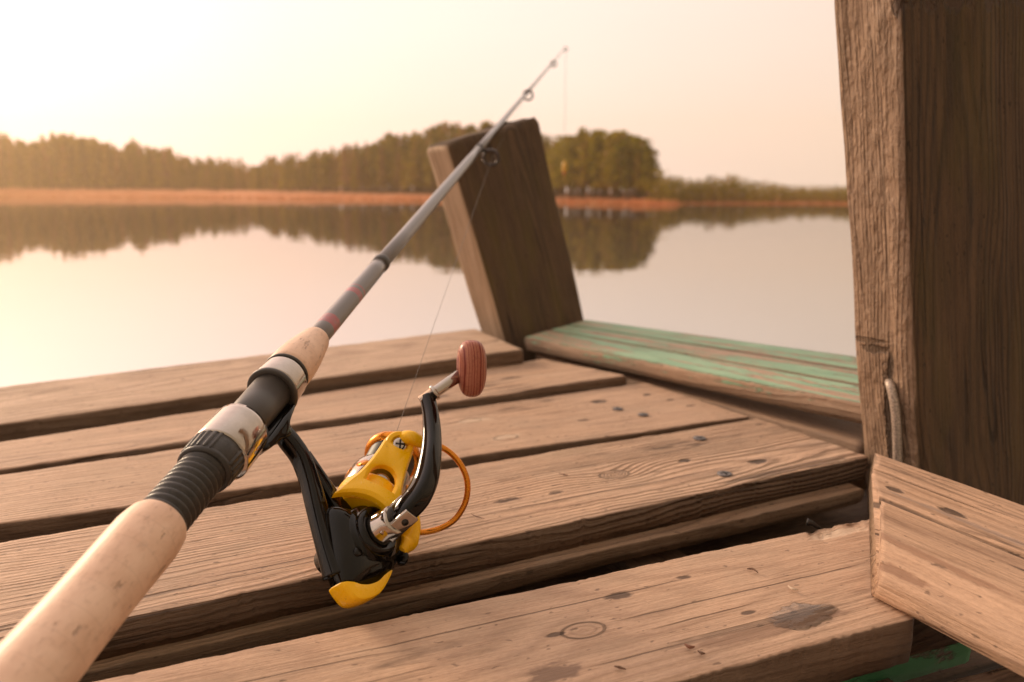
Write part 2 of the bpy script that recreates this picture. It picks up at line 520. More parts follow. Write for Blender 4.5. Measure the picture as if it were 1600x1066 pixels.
M_CORK = cork_mat()
M_RUB = simple('black_rubber', (0.030, 0.024, 0.019), 0.42, 0, 0, 300, 0.25, 0.00015)
M_TUBE = simple('black_seat_plastic', (0.052, 0.042, 0.034), 0.4)
M_CHROME = simple('chrome', (0.50, 0.44, 0.39), 0.10, 1.0, 0, 120, 0.06)
M_GLOSS = simple('black_gloss', (0.0045, 0.0032, 0.0022), 0.05, 0.0, 0.0, 0, 0, 0, spec=.36)
t = NT('scuffed_yellow_plastic')
co = t.obj()
n1 = t.noise(co, 300, 4, .65); n2 = t.noise(t.vm('MULTIPLY', co, (150, 900, 500)), 1.0, 2, .6)
c = t.mix(t.ma('MULTIPLY', t.step(n1, .62, .72), .35), (1.0, .54, .004), (.45, .22, .02))
c = t.mix(t.ma('MULTIPLY', t.step(n2, .66, .72), .3), c, (1, .75, .3))
M_YEL = t.set(color=c, rough=t.step(n1, .3, .7, .22, .42), spec=.38)
M_ORANGE = simple('orange_anodised', (0.72, 0.25, 0.02), 0.24, 0.9, 0.2, 200, 0.1)
M_LINE = simple('nylon_line', (0.09, 0.075, 0.06), 0.35, 0, 0, 0, 0, 0)
M_DARK = simple('dark_steel', (0.035, 0.03, 0.027), 0.4, 0.6, 0, 300, 0.3)
M_RUST = simple('weathered_steel', (0.12, 0.085, 0.065), 0.5, 0.7, 0, 900, 0.6, 0.0003)
M_SCREW = simple('old_screw_steel', (0.17, 0.15, 0.145), 0.5, 0.5, 0, 500, 0.5, 0.0002)
M_GUIDE = simple('guide_frame', (0.06, 0.045, 0.04), 0.3, 0.6, 0.2, 300, 0.15)
M_BLANK = blank_mat()
M_KNOB = knob_mat()

# ------------------------------------------------------------------ the deck
WL, WD = (0.66, 0.43, 0.285), (0.255, 0.145, 0.088)      # light and dark of the silvered pine
GR = (0.47, 0.35, 0.26)


def corners(lf, lb, rf, rb, zl=0.0, zr=0.0, zlb=None, zrb=None, k=0.25):
    a = at(*lf, zl); b = at(*lb, zl if zlb is None else zlb); c = at(*rf, zr); d = at(*rb, zr if zrb is None else zrb)
    return ext(a, c, k), c, d, ext(b, d, k)            # FL FR BR BL


G_DECK = 'deck planks of the jetty'
TH_P = 0.027
PK = {}


def deck_plank(key, cr, label, seed, mkw, **kw):
    M = frame_of(*cr)
    th = kw.pop('th', TH_P)
    sp = [(*loc_xy(M, u, v, z), rx, ry, c, d) for (u, v, z, rx, ry, c, d) in mkw.pop('spots_px', ())]
    kn = [(*loc_xy(M, u, v, z), r) for (u, v, z, r) in mkw.pop('knots_px', ())]
    ck = []
    for (u0, v0, u1, v1, wd) in mkw.pop('cracks_px', ()):
        a = loc_xy(M, u0, v0); b = loc_xy(M, u1, v1)
        sl = (b[1] - a[1]) / (b[0] - a[0])
        ck.append((a[1] - sl * a[0], sl, a[0], b[0], wd))
    m = wood('weathered_pine_' + key, mkw.pop('light', WL), mkw.pop('dark', WD), mkw.pop('grey', GR), seed=seed, spots=sp, knots=kn, cracks_grooves=ck, **mkw)
    kw['chips'] = [(*loc_xy(M, u, v), r, d) for (u, v, r, d) in kw.pop('chips_px', ())]
    o = plank('deck_plank', *cr, th, m, seed=seed, **kw)
    tag(o, label, 'plank', G_DECK)
    PK[key] = o
    return o


HOLE_SHADE = (0.018, 0.010, 0.006)  # flat dark colour painted for the shade inside nail holes
STAIN = (0.075, 0.042, 0.026)
PALE = (0.62, 0.46, 0.33)
# farthest plank, its right end running up to the leaning post
deck_plank('far', corners((0, 663), (0, 604), (819, 545), (745, 513), 0.002, 0.024, 0.012, 0.030),
           'farthest deck plank by the water, ending against the leaning post', 1.0,
           dict(ring=0.006, pith=(0.02, -0.07), spots_px=[(775, 533, .026, .004, .002, HOLE_SHADE, 1.0), (742, 532, .026, .011, .005, PALE, 0)], greyness=0.35,
                light=(0.70, 0.49, 0.34)), er=0.003, th=0.036, step=0.005)
deck_plank('second', corners((0, 733), (0, 690), (981, 586), (850, 560), -0.002, 0.010, -0.002, 0.004),
           'second deck plank from the water, short end beside the green board', 2.0,
           dict(ring=0.005, pith=(-0.03, -0.04), tilt=0.03, spots_px=[(800, 590, .006, .014, .004, STAIN, .3), (760, 603, .006, .02, .004, STAIN, .3), (690, 618, .006, .012, .004, STAIN, .3)]),
           er=0.003, th=0.030, step=0.004)
deck_plank('third', corners((0, 818), (0, 741), (1172, 650), (1008, 597), 0.0, 0.0),
           'middle deck plank with two pale knots and a cluster of nail holes at its end', 3.0,
           dict(ring=0.0045, pith=(0.05, -0.03), tilt=0.05, contrast=0.8,
                knots_px=[(735, 657, 0, .008), (790, 684, 0, .008)], rim=.15,
                spots_px=[(742, 656, 0, .022, .006, PALE, 0), (787, 683, 0, .018, .006, PALE, 0), (936, 627, 0, .011, .007, HOLE_SHADE, 1.5), (1011, 617, 0, .007, .005, HOLE_SHADE, 1.5),
                          (911, 657, 0, .008, .003, STAIN, 1.0), (1046, 625, 0, .005, .003, STAIN, .8), (1080, 634, 0, .006, .002, STAIN, .6)]), er=0.0025, step=0.0025)
c4 = corners((0, 1011), (0, 846), (1361, 713), (1183, 653), 0.0, 0.0)
deck_plank('fourth', c4, 'wide ridged deck plank under the fishing reel', 4.0,
           dict(ring=0.0032, pith=(-0.035, -0.035), tilt=0.02, bump=1.5, contrast=1.15, ridge=(.05, .30, 1.5),
                knots_px=[(960, 742, 0, .009)], rim=.12,
                spots_px=[(935, 688, 0, .016, .008, PALE, .2), (1072, 720, 0, .008, .004, HOLE_SHADE, 1.8), (1184, 722, 0, .010, .005, HOLE_SHADE, 1.8),
                          (900, 707, 0, .03, .008, (0.5, 0.34, 0.23), -.3), (792, 782, 0, .012, .003, STAIN, .4), (1187, 663, 0, .008, .003, STAIN, .8),
                          (870, 770, 0, .008, .003, STAIN, .5)],
                cracks_px=[(770, 800, 1100, 738, .0009), (300, 905, 620, 843, .0008)]),
           er=0.0020, step=0.0016, rough=1.2, endrag=1.5, th=0.021)
c5 = corners((1050, 1066), (500, 989), (1432, 966), (1368, 806), 0.0, 0.0, k=0.0)
c5 = (ext(c5[0], c5[1], 2.2), c5[1], c5[2], ext(c5[3], c5[2], 1.1))
deck_plank('fifth', c5, 'nearest wide deck plank with a round knot and a water stain', 5.0,
           dict(ring=0.0055, pith=(0.02, -0.06), tilt=0.10, contrast=0.8, bump=0.8, greyness=0.35, light=(0.64, 0.415, 0.275), dark=(0.30, 0.17, 0.102),
                knots_px=[(911, 984, 0, .0078)], rim=.16,
                spots_px=[(1312, 832, 0, .024, .005, PALE, .8), (968, 930, 0, .008, .004, STAIN, .4), (1070, 902, 0, .006, .003, STAIN, .4), (865, 1052, 0, .016, .008, (0.20, 0.12, 0.08), .1),
                          (866, 991, 0, .006, .002, STAIN, .5), (1200, 985, 0, .05, .006, (0.30, 0.18, 0.115), 0), (1170, 957, 0, .006, .002, STAIN, .3)],
                cracks_px=[(520, 1030, 1090, 898, .0007), (940, 975, 1366, 874, .0008), (900, 1050, 1300, 945, .0007)]),
           er=0.0018, step=0.0016, rough=1.0, chips_px=[(1278, 833, .007, .005), (1300, 828, .009, .0035), (1330, 815, .010, .004), (1358, 806, .009, .005)])
# ledge board under the fourth plank
cl = (at(0, 1082, -0.021), at(1352, 764, -0.021), at(1200, 700, -0.021), at(0, 900, -0.021))
cl = (ext(cl[0], cl[1], .25), cl[1], cl[2], ext(cl[3], cl[2], .25))
o = plank('ledge_board', *cl, 0.013, wood('dark_ledge_wood', (0.40, 0.25, 0.155), (0.15, 0.09, 0.055), GR, seed=6.0, ring=0.006, sidedark=0.6, greyness=0.3, bump=1.6, moss=.3), seed=6.0, er=0.0018, step=0.004)
tag(o, 'dark narrow board showing as a ledge under the ridged plank', 'plank', 'boards under the deck')
# board with green paint under the nearest plank
gz = -0.034
cg = (at(1180, 1094, gz), at(1520, 998, gz), at(1420, 900, gz), at(1060, 990, gz))


def green_edge(t, x, y, z, nz, off, fine, fib2, blot, blot2):
    m = t.ma('MULTIPLY', t.step(nz, 0.55, 0.9, 1.0, 0.0), t.step(t.ma('ADD', t.ma('MULTIPLY', blot2, 0.6), t.ma('MULTIPLY', fine, 0.4)), 0.40, 0.46))
    return m, t.mix(blot, (0.07, 0.26, 0.11), (0.12, 0.38, 0.17))


o = plank('painted_board', *cg, 0.016, wood('green_edged_wood', (0.22, 0.13, 0.08), (0.08, 0.045, 0.03), GR, seed=7.0, paint=green_edge, sidedark=0.3), seed=7.0, er=0.001, step=0.004, rough=0.6)
tag(o, 'dark board with flaking deep green paint on its edge, below the nearest plank', 'board', 'boards under the deck')
nail = MB()
pn = at(1416, 1031, -0.040)
nd = (at(1520, 998, gz) - at(1180, 1094, gz)).normalized()
nrm = Vector((nd.y, -nd.x, 0)).normalized()
nail.tube([pn + nrm * .001 + (nd * math.cos(a) + Vector((0, 0, 1)) * math.sin(a)) * .0028 for a in [k * math.pi / 4 for k in range(8)]], [.0005] * 8, 8, nrm, 3, True)
nr = nail.build('nail_ring', M_RUST)
nr.parent = o; nr.matrix_parent_inverse = o.matrix_world.inverted()
# lowest plank at the bottom edge of the view
c6 = (at(1420, 1190, -.03), at(1660, 1110, -.03), at(1585, 1034, -.03), at(1330, 1100, -.03))
o = plank('deck_plank', *c6, TH_P, wood('weathered_pine_low', WL, WD, GR, seed=8.0, ring=0.004), seed=8.0, step=0.004)
tag(o, 'corner of a lower deck plank under the squared beam', 'plank', G_DECK)
# two joists carrying the planks
xd = (c4[1] - c4[0]).normalized(); yd = Vector((-xd.y, xd.x, 0))
for (off, lab) in ((0.20, 'thick dark joist under the right ends of the deck planks'), (0.85, 'thick dark joist under the left part of the deck')):
    b = Vector((c4[1].x, c4[1].y, -0.0445)) - xd * off
    p0, p1 = b - yd * 0.42, b + yd * 0.75
    w_ = xd * 0.05
    o = plank('underdeck_beam', p0, p1, p1 - w_, p0 - w_, 0.12, wood('joist_wood', (0.2, 0.12, 0.08), (0.07, 0.04, 0.025), GR, seed=9 + off), seed=9 + off, step=0.01)
    tag(o, lab, 'joist', 'boards under the deck')

pa, pb = at(-300, 1150, -.058), at(1420, 775, -.058)  # added unseen beam: keeps bright water out of the gap, leaving it dark
dn_ = (pb - pa).normalized(); pw = Vector((-dn_.y, dn_.x, 0)) * .09
o = plank('underdeck_beam', pa - pw * .75, pb - pw * .75 + dn_ * .05, pb + pw + dn_ * .05, pa + pw, 0.15, wood('gap_filler_wood', (0.12, 0.07, 0.045), (0.05, 0.028, 0.018), GR, seed=31.0), seed=31.0, step=0.01)
tag(o, 'added black filler beam darkening the gap behind the nearest plank', 'joist', 'boards under the deck')
pa, pb = at(900, 1230, -.075), at(1640, 1010, -.075)  # another added beam, hiding bright water in the lower right gap
o = plank('underdeck_beam', pa, pb, pb + pw * 1.2, pa + pw * 1.2, 0.12, wood('low_filler_wood', (0.12, 0.07, 0.045), (0.05, 0.028, 0.018), GR, seed=33.0), seed=33.0, step=0.01)
tag(o, 'added dark filler beam under the green edged board at the lower right', 'joist', 'boards under the deck')

# side beam below the green board and the green board itself
cb = (at(836, 552, -.006), at(1350, 694, -.008), at(1425, 640, -.008), at(890, 530, -.006))
o = plank('edge_beam', *cb, 0.05, wood('edge_beam_wood', (0.50, 0.32, 0.21), (0.22, 0.13, 0.08), GR, seed=12.0, ring=0.005, sidedark=0.15), seed=12.0, er=0.004, step=0.005)
tag(o, 'bare brown edge beam lying below the green painted board', 'beam', 'boards along the deck side')


def green_paint(t, x, y, z, nz, off, fine, fib2, blot, blot2):
    st = t.noise(t.vm('MULTIPLY', t.vm('ADD', off, (2, 9, 4)), (3.2, 55, 55)), 1.0, 4.0, 0.62)
    a = t.ma('ADD', st, t.ma('MULTIPLY', t.ma('SUBTRACT', fib2, 0.5), 0.55))
    a = t.ma('ADD', a, t.ma('MULTIPLY', t.ma('SUBTRACT', blot2, 0.5), 0.25))
    a = t.ma('ADD', a, t.ma('MULTIPLY', t.ma('SUBTRACT', t.noise(t.vm('MULTIPLY', off, (60, 400, 400)), 1.0, 3.0, 0.6), 0.5), 0.3))
    top = t.step(a, 0.46, 0.50)
    sd = t.step(a, 0.60, 0.64)
    m = t.ma('ADD', t.ma('MULTIPLY', top, t.step(nz, 0.5, 0.8)), t.ma('MULTIPLY', sd, t.step(nz, 0.5, 0.8, 1.0, 0.0)))
    for y0, sl, _x0, _x1, _w in seams:
        q = t.step(t.ma('ABSOLUTE', t.ma('SUBTRACT', t.ma('SUBTRACT', y, y0), t.ma('MULTIPLY', x, sl))), .0022, .0048)
        m = t.ma('MULTIPLY', m, q)
    return t.ma('MULTIPLY', m, 0.9), t.mix(t.step(blot2, 0.3, 0.7), (0.22, 0.44, 0.27), (0.36, 0.55, 0.37))


gl, gr_ = 0.020, 0.030
cgb = [at(818, 526, gl), at(1347, 632, gr_), at(1344, 558, .045), at(914, 499, gl)]
cgb[1] = cgb[1] + (cgb[1] - cgb[0]) * 0.05
cgb[2] = cgb[2] + (cgb[2] - cgb[3]) * 0.05
GROOVE = (4 / 14, 5 / 14, 9 / 14, 10 / 14)


def groove(ac):
    return -0.0075 * max(0.0, 1 - min(abs(ac - 0.37), abs(ac - 0.68)) / 0.022)


_Mg = frame_of(*cgb).inverted()
_f0, _f1, _k1, _k0 = (_Mg @ Vector(p) for p in cgb)
seams = []
for _a in (.37, .68):
    _p, _q = _f0.lerp(_k0, _a), _f1.lerp(_k1, _a)
    _s = (_q.y - _p.y) / (_q.x - _p.x)
    seams.append((_p.y - _s * _p.x, _s, _p.x - .1, _q.x + .1, .0042))
o = plank('painted_board', *cgb, 0.02, wood('worn_green_paint', (0.60, 0.42, 0.29), (0.33, 0.2, 0.13), GR, seed=13.0, ring=0.005, paint=green_paint, sidedark=0.12, cracks_grooves=seams, crackwob=.15), seed=13.0, er=0.003, step=0.004, prof=groove, rough=0.7, ntop=90)
tag(o, 'grooved board with worn pale green paint between the two posts', 'board', 'boards along the deck side')


# ------------------------------------------------------------------ posts (leaning timbers)
def prism_post(name, bot, top, mat, label, seed, ns=220, er=0.006, rough=1.0, split=10):
    """Timber from four bottom and four top corners (world), counter-clockwise."""
    bot = [Vector(p) for p in bot]; top = [Vector(p) for p in top]
    cb_, ct_ = sum(bot, Vector()) / 4, sum(top, Vector()) / 4
    X = (ct_ - cb_).normalized()
    Y = bot[1] - bot[0]; Y = (Y - X * Y.dot(X)).normalized()
    Z = X.cross(Y)
    M = Matrix((X, Y, Z)).transposed().to_4x4(); M.translation = cb_
    Mi = M.inverted()
    bl = [Mi @ p for p in bot]; tl = [Mi @ p for p in top]
    rings = []
    for i in range(ns + 1):
        t = i / ns
        q = [bl[k].lerp(tl[k], t) for k in range(4)]
        cen = sum(q, Vector()) / 4
        e = er if i in (0, ns) else er * 0.35 if i in (1, ns - 1) else 0.0
        ring = []
        for k in range(4):
            a, b = q[k], q[(k + 1) % 4]
            d = (b - a).normalized(); l = (b - a).length
            pp = q[k - 1]; d0 = (pp - a).normalized()
            for j in range(4):                                   # rounded corner
                w = j / 3
                c0 = a + d0 * er; c1 = a + d * er
                ring.append(c0.lerp(a, w).lerp(a.lerp(c1, w), w))
            for j in range(1, split):
                ring.append((a + d * er).lerp(b - d * er, j / split))
        out = []
        for p in ring:
            r = p - cen; r.x = 0
            nq = Vector((p.x * 3, p.y * 30, p.z * 30)) + Vector((seed, seed * 2, 0))
            am = (mnoise.noise(Vector((p.x * 7, p.y * 14, p.z * 14 + seed))) * 0.003 + mnoise.noise(nq * 2.3) * 0.0014 + mnoise.noise(nq * 6) * 0.0007) * rough
            p2 = p + r.normalized() * (am - e)
            if i in (0, ns): p2.x += mnoise.noise(Vector((p.y * 40, p.z * 40, seed))) * 0.004
            out.append(p2)
        rings.append(out)
    mb = MB().ringstack(rings)
    o = mesh_obj(name, mb.v, mb.f, mat, None, M)
    tag(o, label, 'post', 'posts of the broken railing')
    return o


# far post: left front edge, right edge; thin side to the left
dA, dB = 1.150, 1.290
fd = (P(912, 502, dB) - P(789, 531, dA)); fd.z = 0; fd.normalize()
back = Vector((-fd.y, fd.x, 0)) * 0.046
fb0, fb1 = P(789, 531, dA), P(914, 501, dB)
ft0, ft1 = P(697, 224, dA - 0.055), P(842, 183, dB - 0.055)
dn0, dn1 = (fb0 - ft0) * 2.0, (fb1 - ft1) * 2.0
m_post = wood('dark_post_wood', (0.165, 0.094, 0.048), (0.039, 0.022, 0.012), (0.13, 0.09, 0.06), seed=15.0, ring=0.005, contrast=1.7, pith=(0.03, -0.03), tilt=0.02, moss=0.5, bump=1.6, sidedark=0.0, greyness=0.4, rough=0.75, crackscale=1.4, two=(1, -1.0, (0.64, 0.455, 0.31), (0.36, 0.235, 0.15), .95))
far_post = prism_post('leaning_post', [fb0 + dn0, fb1 + dn1, fb1 + dn1 + back, fb0 + dn0 + back], [ft0, ft1, ft1 + back, ft0 + back + Vector((0, 0, -.004))], m_post,
                      'short thick post leaning left at the water, with the rod tip across it', 15.0, er=0.006)
# right post
rb0, rb1 = at(1345, 712, -.005), at(1437, 745, -.005)
fd2 = (rb1 - rb0); fd2.z = 0; fd2.normalize()
side = Vector((-fd2.y, fd2.x, 0)) * 0.17
if side.x < 0: side = -side
dl, dr = 0.0, 0.0
dep = lambda p: (p.y * ct - (p.z - H) * st)
rt0, rt1 = P(1302, 0, dep(rb0) - 0.075), P(1409, 0, dep(rb1) - 0.075)
k_ = 0.45
rt0e, rt1e = rt0 + (rt0 - rb0) * k_, rt1 + (rt1 - rb1) * k_
rb0e, rb1e = rb0 - (rt0 - rb0) * 1.35, rb1 - (rt1 - rb1) * 1.35
_b = [rb0e, rb1e, rb1e + side, rb0e + side]; _t = [rt0e, rt1e, rt1e + side, rt0e + side]
_cb = sum(_b, Vector()) / 4; _X = (sum(_t, Vector()) / 4 - _cb).normalized(); _Y = _b[1] - _b[0]; _Y = (_Y - _X * _Y.dot(_X)).normalized()


def on_light_face(u, v):
    nn = (rb1 - rb0).cross(rt0 - rb0).normalized()
    r_ = cam2w(ray(u, v)) - Vector((0, 0, H))
    p = Vector((0, 0, H)) + r_ * ((rb0 - Vector((0, 0, H))).dot(nn) / r_.dot(nn))
    return (p - _cb).dot(_X), (p - _cb).dot(_Y)


rsp = [(*on_light_face(1391, 670), .055, .0045, (.03, .017, .01), 2.5), (*on_light_face(1393, 575), .016, .0035, (.05, .03, .018), 1.5), (*on_light_face(1402, 8), .010, .006, (.10, .06, .04), 1.5),
       (*on_light_face(1372, 545), .0035, .012, (.12, .075, .045), 1.2), (*on_light_face(1352, 530), .002, .022, (.16, .10, .06), .8)]
m_rp = wood('right_post_wood', (0.155, 0.086, 0.043), (0.036, 0.020, 0.010), (0.12, 0.08, 0.05), seed=17.3, ring=0.0036, contrast=2.0, pith=(0.10, -0.02), tilt=0.02, bump=2.2, sidedark=0.0, greyness=0.5, rough=0.75,
            moss=0.4, knots=[], crackscale=1.2, two=(2, -1.0, (0.40, 0.265, 0.175), (0.20, 0.125, 0.08), .97), chew=2.6, spots=rsp)
right_post = prism_post('tall_post', [rb0e, rb1e, rb1e + side, rb0e + side], [rt0e, rt1e, rt1e + side, rt0e + side], m_rp,
                        'tall thick square post at the right edge, cut off by the frame', 17.0, ns=330, er=0.007, rough=1.5, split=16)
# bent steel rod nailed into its foot
fo = (rt0 - rb0).normalized()
fn = Vector((-side.x, -side.y, 0)).normalized()
hk = []
for (u, v, o_) in ((1388, 596, -.006), (1391, 602, .003), (1396, 622, .0055), (1400, 650, .006), (1402, 690, .006), (1403, 735, .006)):
    s_ = (v - 0) / 745
    pl = rb0; n_ = fn
    r_ = cam2w(ray(u, v)) - Vector((0, 0, H))
    c0 = Vector((0, 0, H))
    nn = (rb1 - rb0).cross(rt0 - rb0).normalized()
    tt = (rb0 - c0).dot(nn) / r_.dot(nn)
    p = c0 + r_ * tt
    hk.append(p - r_.normalized() * (o_ + .002))
hkm = simple('grey_rusty_rod', (0.46, 0.37, 0.30), 0.5, 0.4, 0, 700, 0.4, 0.0003)
o = MB().tube(hk, [.0032, .0036, .0037, .0037, .0037, .0037], 16).build('bent_steel_rod', hkm)
tag(o, 'bent grey steel rod stuck into the foot of the tall post', 'steel rod')

# ------------------------------------------------------------------ squared beam lying across the plank ends
zt = 0.030
b0, b1 = at(1374, 941, 0.001), at(1590, 1066, 0.001)
Xb = b1 - b0; Xb.z = 0; Xb.normalize()
Xb = (Xb + Vector((.47, -.88, 0))).normalized()
Yb = Vector((-Xb.y, Xb.x, 0)); Zb = Vector((0, 0, 1))
qb_ = at(1370, 707, zt + .001) - b0
Wb, skew = qb_.dot(Yb), qb_.dot(Xb)
Mb = Matrix((Xb, Yb, Zb)).transposed().to_4x4(); Mb.translation = b0
LB = 0.62
# profile (y, z) going round from the lower front edge over the top to the back
pr = [(.003, 0.0), (0.0, .0015), (.0004, .007), (.0016, .0125), (.0036, .0155), (.0065, .0190), (.0105, .0245), (.014, .0285), (.0165, .0297)]
w = Wb
G1, G2 = (at(1383, 783, zt) - b0).dot(Yb) / w, (at(1378, 739, zt) - b0).dot(Yb) / w
for fz in np.linspace(.16, .99, 110):
    zg = .030
    for g in (G1, G2):
        zg -= 0.0060 * math.exp(-((fz - g) * w / .0021) ** 2)
    pr.append((fz * w, zg))
pr += [(w + .001, .027), (w + .0015, .015), (w, .0005), (w * .5, 0.0)]
rings = []
nb = 240
for i in range(nb + 1):
    t_ = i / nb
    ring = []
    for (yy_, zz_) in pr:
        fy = yy_ / w
        # the end is sawn at a slant and badly frayed
        x0 = skew * fy + (zz_ - .03) * .15 - .006 * math.exp(-((fy - .72) / .12) ** 2)
        x0 += mnoise.noise(Vector((yy_ * 45, zz_ * 45, 3))) * .0045 + mnoise.noise(Vector((yy_ * 170, zz_ * 170, 9))) * .0025
        xx_ = x0 * (1 - t_) ** 2 + t_ * LB
        q = Vector((xx_ * 5, yy_ * 40, zz_ * 40))
        n1 = mnoise.noise(q) * .0012 + mnoise.noise(q * 3.1) * .0006
        ring.append(Vector((xx_, yy_ + n1 * .5, zz_ + n1 * (1 if zz_ > .004 else .1))))
    rings.append(ring)
mbb = MB().ringstack(rings)
iMb = Mb.inverted()
bsp = []
for (u, v, rx, ry, cc, dp_) in ((1400, 768, .0065, .0026, (.07, .04, .025), 1.5), (1490, 803, .0075, .0036, (.05, .028, .018), 1.5), (1562, 956, .003, .002, (.12, .04, .03), .5), (1452, 872, .045, .0022, (.34, .19, .115), .3), (1405, 866, .02, .002, (.30, .165, .10), .3), (1480, 935, .03, .0018, (.26, .14, .085), .3), (1545, 832, .06, .003, (.40, .27, .20), 0)):
    p = iMb @ at(u, v, zt); bsp.append((p.x, p.y, rx, ry, cc, dp_))
m_beam = wood('fresh_sawn_beam', (0.66, 0.42, 0.27), (0.29, 0.165, 0.098), (0.42, 0.29, 0.22), seed=21.0, ring=0.006, pith=(0.05, -0.02), tilt=0.04, bump=1.0, greyness=0.25, spots=bsp, fibre_end=1.6, sidedark=0.0, rough=0.6, crackamt=.85, contrast=1.2, crackwob=.12, cracks_grooves=[(G1 * w, 0, -.2, .7, .0036), (G2 * w, 0, -.2, .7, .0030)])  # dark lines painted along both grooves stand in for their shade
beam = mesh_obj('squared_beam', mbb.v, mbb.f, m_beam, None, Mb)
tag(beam, 'pale sawn grooved beam with a frayed end lying across the plank ends', 'beam')


# ------------------------------------------------------------------ screws in the planks
def screw(u, v, z, parent, r=.0062, lift=.0010):
    p = at(u, v, z) + Vector((0, 0, lift))
    mb = MB().lathe(p, (0, 0, 1), [(-.003, r * .3), (-.0012, r * .9), (-.0002, r), (.0004, r * .93), (.0007, r * .55)], 28)
    o = mb.build('screw', M_SCREW)
    o.parent = parent; o.matrix_parent_inverse = parent.matrix_world.inverted()
    a = random.random() * 1.5
    mb = MB()
    for k in (0, 1):
        d = Vector((math.cos(a + k * math.pi / 2), math.sin(a + k * math.pi / 2), 0))
        mb.box(p + Vector((0, 0, .0005)), (d, Vector((-d.y, d.x, 0)), (0, 0, 1)), (r * .6, r * .14, .0003))
    s_ = mb.build('cross_slot', M_DARK)
    s_.parent = o
    return o


for (u, v) in ((1093, 686), (1132, 742)): screw(u, v, 0, PK['fourth'])
for (u, v) in ((965, 640), (1005, 649)): screw(u, v, 0, PK['third'], .0055)

# ------------------------------------------------------------------ water stain puddle and litter
pc = at(1250, 963, 0)
pts, fs = [pc + Vector((0, 0, .0017))], []
NP = 128
for ri, fr_ in ((1, .55), (2, .85), (3, 1.0)):
    for k in range(NP):
        a = 2 * math.pi * k / NP
        r = 1 + .30 * mnoise.noise(Vector((math.cos(a) * 1.6, math.sin(a) * 1.6, 4))) + .16 * mnoise.noise(Vector((math.cos(a) * 4.5, math.sin(a) * 4.5, 1))) + .07 * mnoise.noise(Vector((math.cos(a) * 14, math.sin(a) * 14, 1)))
        d = xd * math.cos(a) * .0205 + yd * math.sin(a) * .0118
        pts.append(pc + d * r * fr_ + Vector((0, 0, (.0016, .0013, .0002)[ri - 1])))
for k in range(NP): fs.append((0, 1 + k, 1 + (k + 1) % NP))
for q in (0, 1):
    for k in range(NP): fs.append((1 + q * NP + k, 1 + (q + 1) * NP + k, 1 + (q + 1) * NP + (k + 1) % NP, 1 + q * NP + (k + 1) % NP))
t = NT('puddle_water')
fr = t.n.new('ShaderNodeFresnel'); fr.inputs['IOR'].default_value = 1.33
tr = t.n.new('ShaderNodeBsdfTransparent'); tr.inputs[0].default_value = (1, 1, 1, 1)
gl_ = t.n.new('ShaderNodeBsdfGlossy'); gl_.inputs['Roughness'].default_value = .05
mx = t.n.new('ShaderNodeMixShader')
t.l.new(fr.outputs[0], mx.inputs[0]); t.l.new(tr.outputs[0], mx.inputs[1]); t.l.new(gl_.outputs[0], mx.inputs[2]); t.l.new(mx.outputs[0], t.out.inputs[0])
o = mesh_obj('water_puddle', pts, fs, t.m)
tag(o, 'small shiny puddle of water on the nearest plank by the beam', 'puddle')
M_TWIG = simple('dead_twig', (0.16, 0.085, 0.05), 0.7, 0, 0, 500, 0.3)
M_CHIP = simple('pale_chip', (0.62, 0.47, 0.34), 0.7, 0, 0, 500, 0.2)


def litter(name, pix, r, mat, label, cat, z=.0012):
    pts = [at(u, v, 0) + Vector((0, 0, z + r * .7 + (i % 2) * r * .5)) for i, (u, v) in enumerate(pix)]
    o = MB().tube(pts, [r * .4] + [r] * (len(pts) - 2) + [r * .35], 8, (0, 0, 1), 4).build(name, mat)
    tag(o, label, cat, 'litter on the deck')


litter('twig', [(1167, 893), (1176, 894), (1184, 899)], .0007, M_TWIG, 'tiny brown twig on the nearest plank above the pale chip', 'twig')
litter('wood_chip', [(1231, 920), (1238, 926), (1247, 926)], .0008, M_CHIP, 'tiny pale curled wood chip above the puddle', 'wood chip')
litter('twig', [(736, 806), (745, 811), (757, 814)], .0004, M_TWIG, 'thin dark twig on the ridged plank beside the orange bail wire', 'twig')
litter('twig', [(960, 1046), (968, 1049), (978, 1051)], .0007, M_TWIG, 'short dark splinter at the front edge of the nearest plank', 'twig')
litter('twig', [(873, 742), (881, 745), (888, 746)], .0005, M_TWIG, 'short thin twig on the ridged plank left of the screws', 'twig')
litter('leaf_scrap', [(1070, 1012), (1077, 1018), (1085, 1016)], .0010, simple('rust_leaf', (0.22, 0.09, 0.05), .7), 'reddish leaf scrap near the front edge of the nearest plank', 'leaf scrap')
litter('leaf_scrap', [(1090, 1022), (1096, 1027), (1101, 1026)], .0008, M_TWIG, 'small dark leaf scrap beside the reddish one', 'leaf scrap')
ps = at(1280, 826, -.004)
o = MB().tube([ps, ps + Vector((-.004, .001, .003)), ps + Vector((-.008, .002, .004))], [.0014, .0018, .0026], 12, (0, 0, 1), 3).build('loose_screw', M_DARK)
tag(o, 'black screw sticking out of the broken back corner of the nearest plank', 'screw')

# ------------------------------------------------------------------ fishing rod with its reel
p0, p1 = ray(75, 1020) * 0.2907, ray(883, 75) * 2.2
Ac = (p1 - p0).normalized()


def on_axis(u, v):
    r = ray(u, v)
    m = np.stack([np.array(r), -np.array(Ac)], 1)
    s_ = np.linalg.lstsq(m, np.array(p0), rcond=None)[0]
    return p0 + Ac * float(s_[1])


Oc = on_axis(405, 690)
Dc = Vector((.623, -.742, .256)); Dc = (Dc - Ac * Dc.dot(Ac)).normalized()
